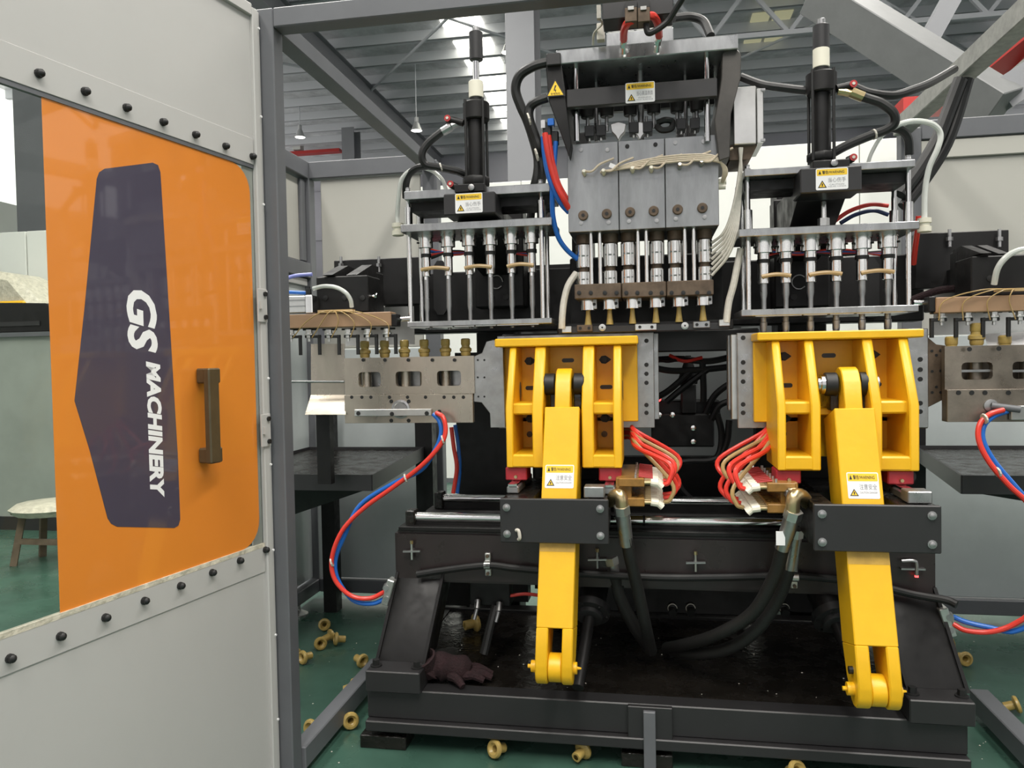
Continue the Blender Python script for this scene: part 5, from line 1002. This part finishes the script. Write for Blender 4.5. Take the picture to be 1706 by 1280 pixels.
# hoses on the right blow unit
h = hose('cylinder_hose', [(1424, 155, 2.9), (1442, 163, 2.9), (1468, 172, 2.9), (1488, 188, 2.9), (1490, 205, 2.91), (1475, 217, 2.92), (1445, 228, 2.93), (1410, 243, 2.94), (1388, 255, 2.95)], .032, mRubber, 'black hose curling from the top of the right cylinder'); MB().cyl(at(1396, 152, 2.9), at(1425, 157, 2.9), .013, n=8).cyl(at(1418, 154, 2.89), at(1438, 162, 2.89), .018, n=10).to('hose_coupling', mBrass, h); tie(h, at(1456, 224, 2.925), .017)
hose('feed_hose', [(1426, 146, 2.93), (1450, 155, 2.93), (1488, 159, 2.95), (1520, 150, 3.0), (1550, 138, 3.1), (1590, 115, 3.3)], .03, mRubber, 'black hose running right from the cylinder to the guard diagonal')
hose('feed_hose', [(1234, 128, 3.0), (1270, 141, 2.98), (1310, 147, 2.96), (1344, 151, 2.95)], .03, mRubber, 'black hose running from the die head to the right cylinder')
hose('cylinder_hose', [(1482, 213, 2.96), (1502, 217, 2.98), (1513, 232, 3.0), (1515, 258, 3.02)], .03, mRubber, 'short black hose bending down onto the right blow unit plate')
h = hose('clear_tube', [(1486, 214, 2.95), (1505, 205, 2.95), (1530, 202, 2.96), (1555, 208, 2.97), (1567, 224, 2.98), (1562, 248, 2.98), (1548, 280, 2.99), (1541, 320, 3.0), (1540, 365, 3.0)], .02, mClear, 'clear tube arching down at the right end of the right blow unit')
hose('clear_tube', [(1482, 215, 2.97), (1465, 232, 2.98), (1452, 255, 3.0), (1446, 272, 3.02)], .014, mClear, 'thin clear tube curving down behind the right cylinder')
hose('supply_hose', [(1600, 132, 3.5), (1580, 185, 3.5), (1560, 235, 3.48), (1530, 285, 3.46), (1500, 325, 3.44)], .055, mRubber, 'thick black supply hose under the right guard diagonal, left of two')
hose('supply_hose', [(1612, 132, 3.52), (1592, 200, 3.52), (1572, 250, 3.5), (1540, 300, 3.48), (1505, 345, 3.46)], .05, mRubber, 'thick black supply hose under the right guard diagonal, right of two')
hose('red_tube', [(1386, 372, 3.2), (1415, 352, 3.2), (1450, 341, 3.2), (1480, 343, 3.2)], .016, mRed, 'red tube arching behind the right blow unit slide plate')
hose('blue_tube', [(1400, 372, 3.22), (1425, 358, 3.22), (1455, 351, 3.22), (1480, 358, 3.22)], .016, mat('dark_blue_tube', (.01, .03, .1), .3), 'dark blue tube arching behind the right blow unit slide plate')
hose('red_tube', [(1530, 360, 3.05), (1529, 380, 3.06), (1525, 410, 3.1), (1522, 440, 3.15)], .02, mRed, 'short red tube hanging at the right end of the slide plate')
hose('maroon_hose', [(1515, 502, 3.15), (1540, 492, 3.15), (1570, 483, 3.15), (1612, 481, 3.15), (1640, 482, 3.15)], .028, mMaroon, 'dull maroon hose running behind the right gripper board')
# around the left side of the die head
h = hose('power_cable', [(912, 104, 2.85), (888, 111, 2.85), (866, 126, 2.86), (859, 150, 2.87), (868, 178, 2.88), (878, 200, 2.89), (888, 230, 2.9), (896, 262, 2.92), (895, 290, 3.05), (888, 320, 3.28), (883, 375, 3.34)], .036, mRubber, 'thick black cable bowing out left of the die head'); tie(h, at(881, 199, 2.86), .022); tie(h, at(894, 258, 2.88), .022)
hose('power_cable', [(912, 163, 2.86), (893, 170, 2.86), (883, 180, 2.87), (882, 198, 2.87), (892, 228, 2.88), (902, 258, 2.9), (904, 290, 3.05), (900, 320, 3.28), (898, 345, 3.3)], .034, mRubber, 'second black cable joining the bowed one left of the die head')
vb_ = thing('air_valve', 'small air valve with blue cap left of the die head', 'air valve', at(915, 222, 2.86)); MB().pb(912, 197, 923, 209, 2.85, .03).to('blue_cap', mBlue, vb_, bev=.002); MB().pb(904, 203, 918, 232, 2.86, .04).to('valve_body', mRubber, vb_, bev=.003); MB().pb(918, 218, 930, 240, 2.87, .03).to('valve_outlet', mRubber, vb_, bev=.003); MB().pb(901, 200, 908, 213, 2.855, .02).to('valve_fitting', mAlu, vb_)
hose('red_tube', [(908, 222, 2.85), (911, 245, 2.85), (917, 275, 2.86), (926, 305, 2.87), (938, 330, 2.88), (948, 348, 2.91)], .022, mRed, 'red tube falling from the air valve left of the die head')
hose('red_tube', [(914, 226, 2.86), (917, 250, 2.86), (923, 280, 2.87), (931, 308, 2.88), (948, 338, 2.92)], .02, mRed, 'second red tube falling from the air valve, right of the first')
hose('blue_tube', [(905, 228, 2.86), (907, 255, 2.86), (912, 285, 2.87), (920, 310, 2.88), (934, 338, 2.9), (948, 354, 2.92)], .02, mBlue, 'blue tube left of the red ones under the air valve')
hose('blue_tube', [(926, 236, 2.87), (924, 265, 2.87), (921, 300, 2.88), (920, 335, 2.9), (922, 365, 2.92), (930, 395, 2.94), (943, 415, 2.96), (962, 432, 2.98)], .019, mBlue, 'blue tube dropping past the steel blocks to the heater bands')
# braided sleeves and wires around the die head
hose('braided_sleeve', [(960, 455, 2.98), (947, 475, 2.96), (940, 500, 2.95), (937, 525, 2.94), (936, 548, 2.94)], .026, mWirew, 'off-white braided sleeve curving down left of the nozzles')
hose('braided_sleeve', [(1234, 415, 2.98), (1228, 445, 2.97), (1222, 475, 2.96), (1214, 505, 2.96), (1210, 538, 2.95)], .026, mWirew, 'off-white braided sleeve curving down right of the nozzles')
for i, lab in enumerate(('uppermost', 'second', 'third', 'fourth', 'fifth', 'sixth', 'lowest')):
    y = 405+i*9; hose('heater_wire', [(1236-i*.6, 246, 2.93), (1232+i*.5, 285, 2.93), (1226+i*1.2, 325, 2.93+.004*i), (1216+i*2, 365+i*3, 2.94), (1204+i*1.5, 390+i*6, 2.95), (1186, y, 2.97)], .011, mWirew, 'off-white heater wire hanging from the junction box, %s where it meets the bands' % lab, group='heater wires', n=7)
# gripper air tubes
hose('blue_tube', [(455, 487, 2.93), (480, 487, 2.93), (503, 488, 2.93), (514, 488, 2.93)], .016, mBlue, 'short blue tube feeding the left aluminium air cylinder')
hose('lavender_tube', [(455, 478, 2.95), (470, 468, 2.95), (490, 460, 2.96), (520, 457, 2.97)], .016, mat('lavender_tube', (.25, .27, .6), .3), 'translucent lavender tube arching to the left gripper body')
hose('clear_tube', [(522, 481, 2.93), (540, 477, 2.92), (560, 479, 2.91), (576, 488, 2.91), (584, 500, 2.92), (586, 512, 2.93)], .017, mClear, 'clear tube arching over the left gripper board')
hose('clear_tube', [(1656, 474, 2.93), (1662, 448, 2.91), (1675, 430, 2.9), (1692, 419, 2.9), (1715, 414, 2.9)], .02, mClear, 'clear tube arching over the right gripper board')
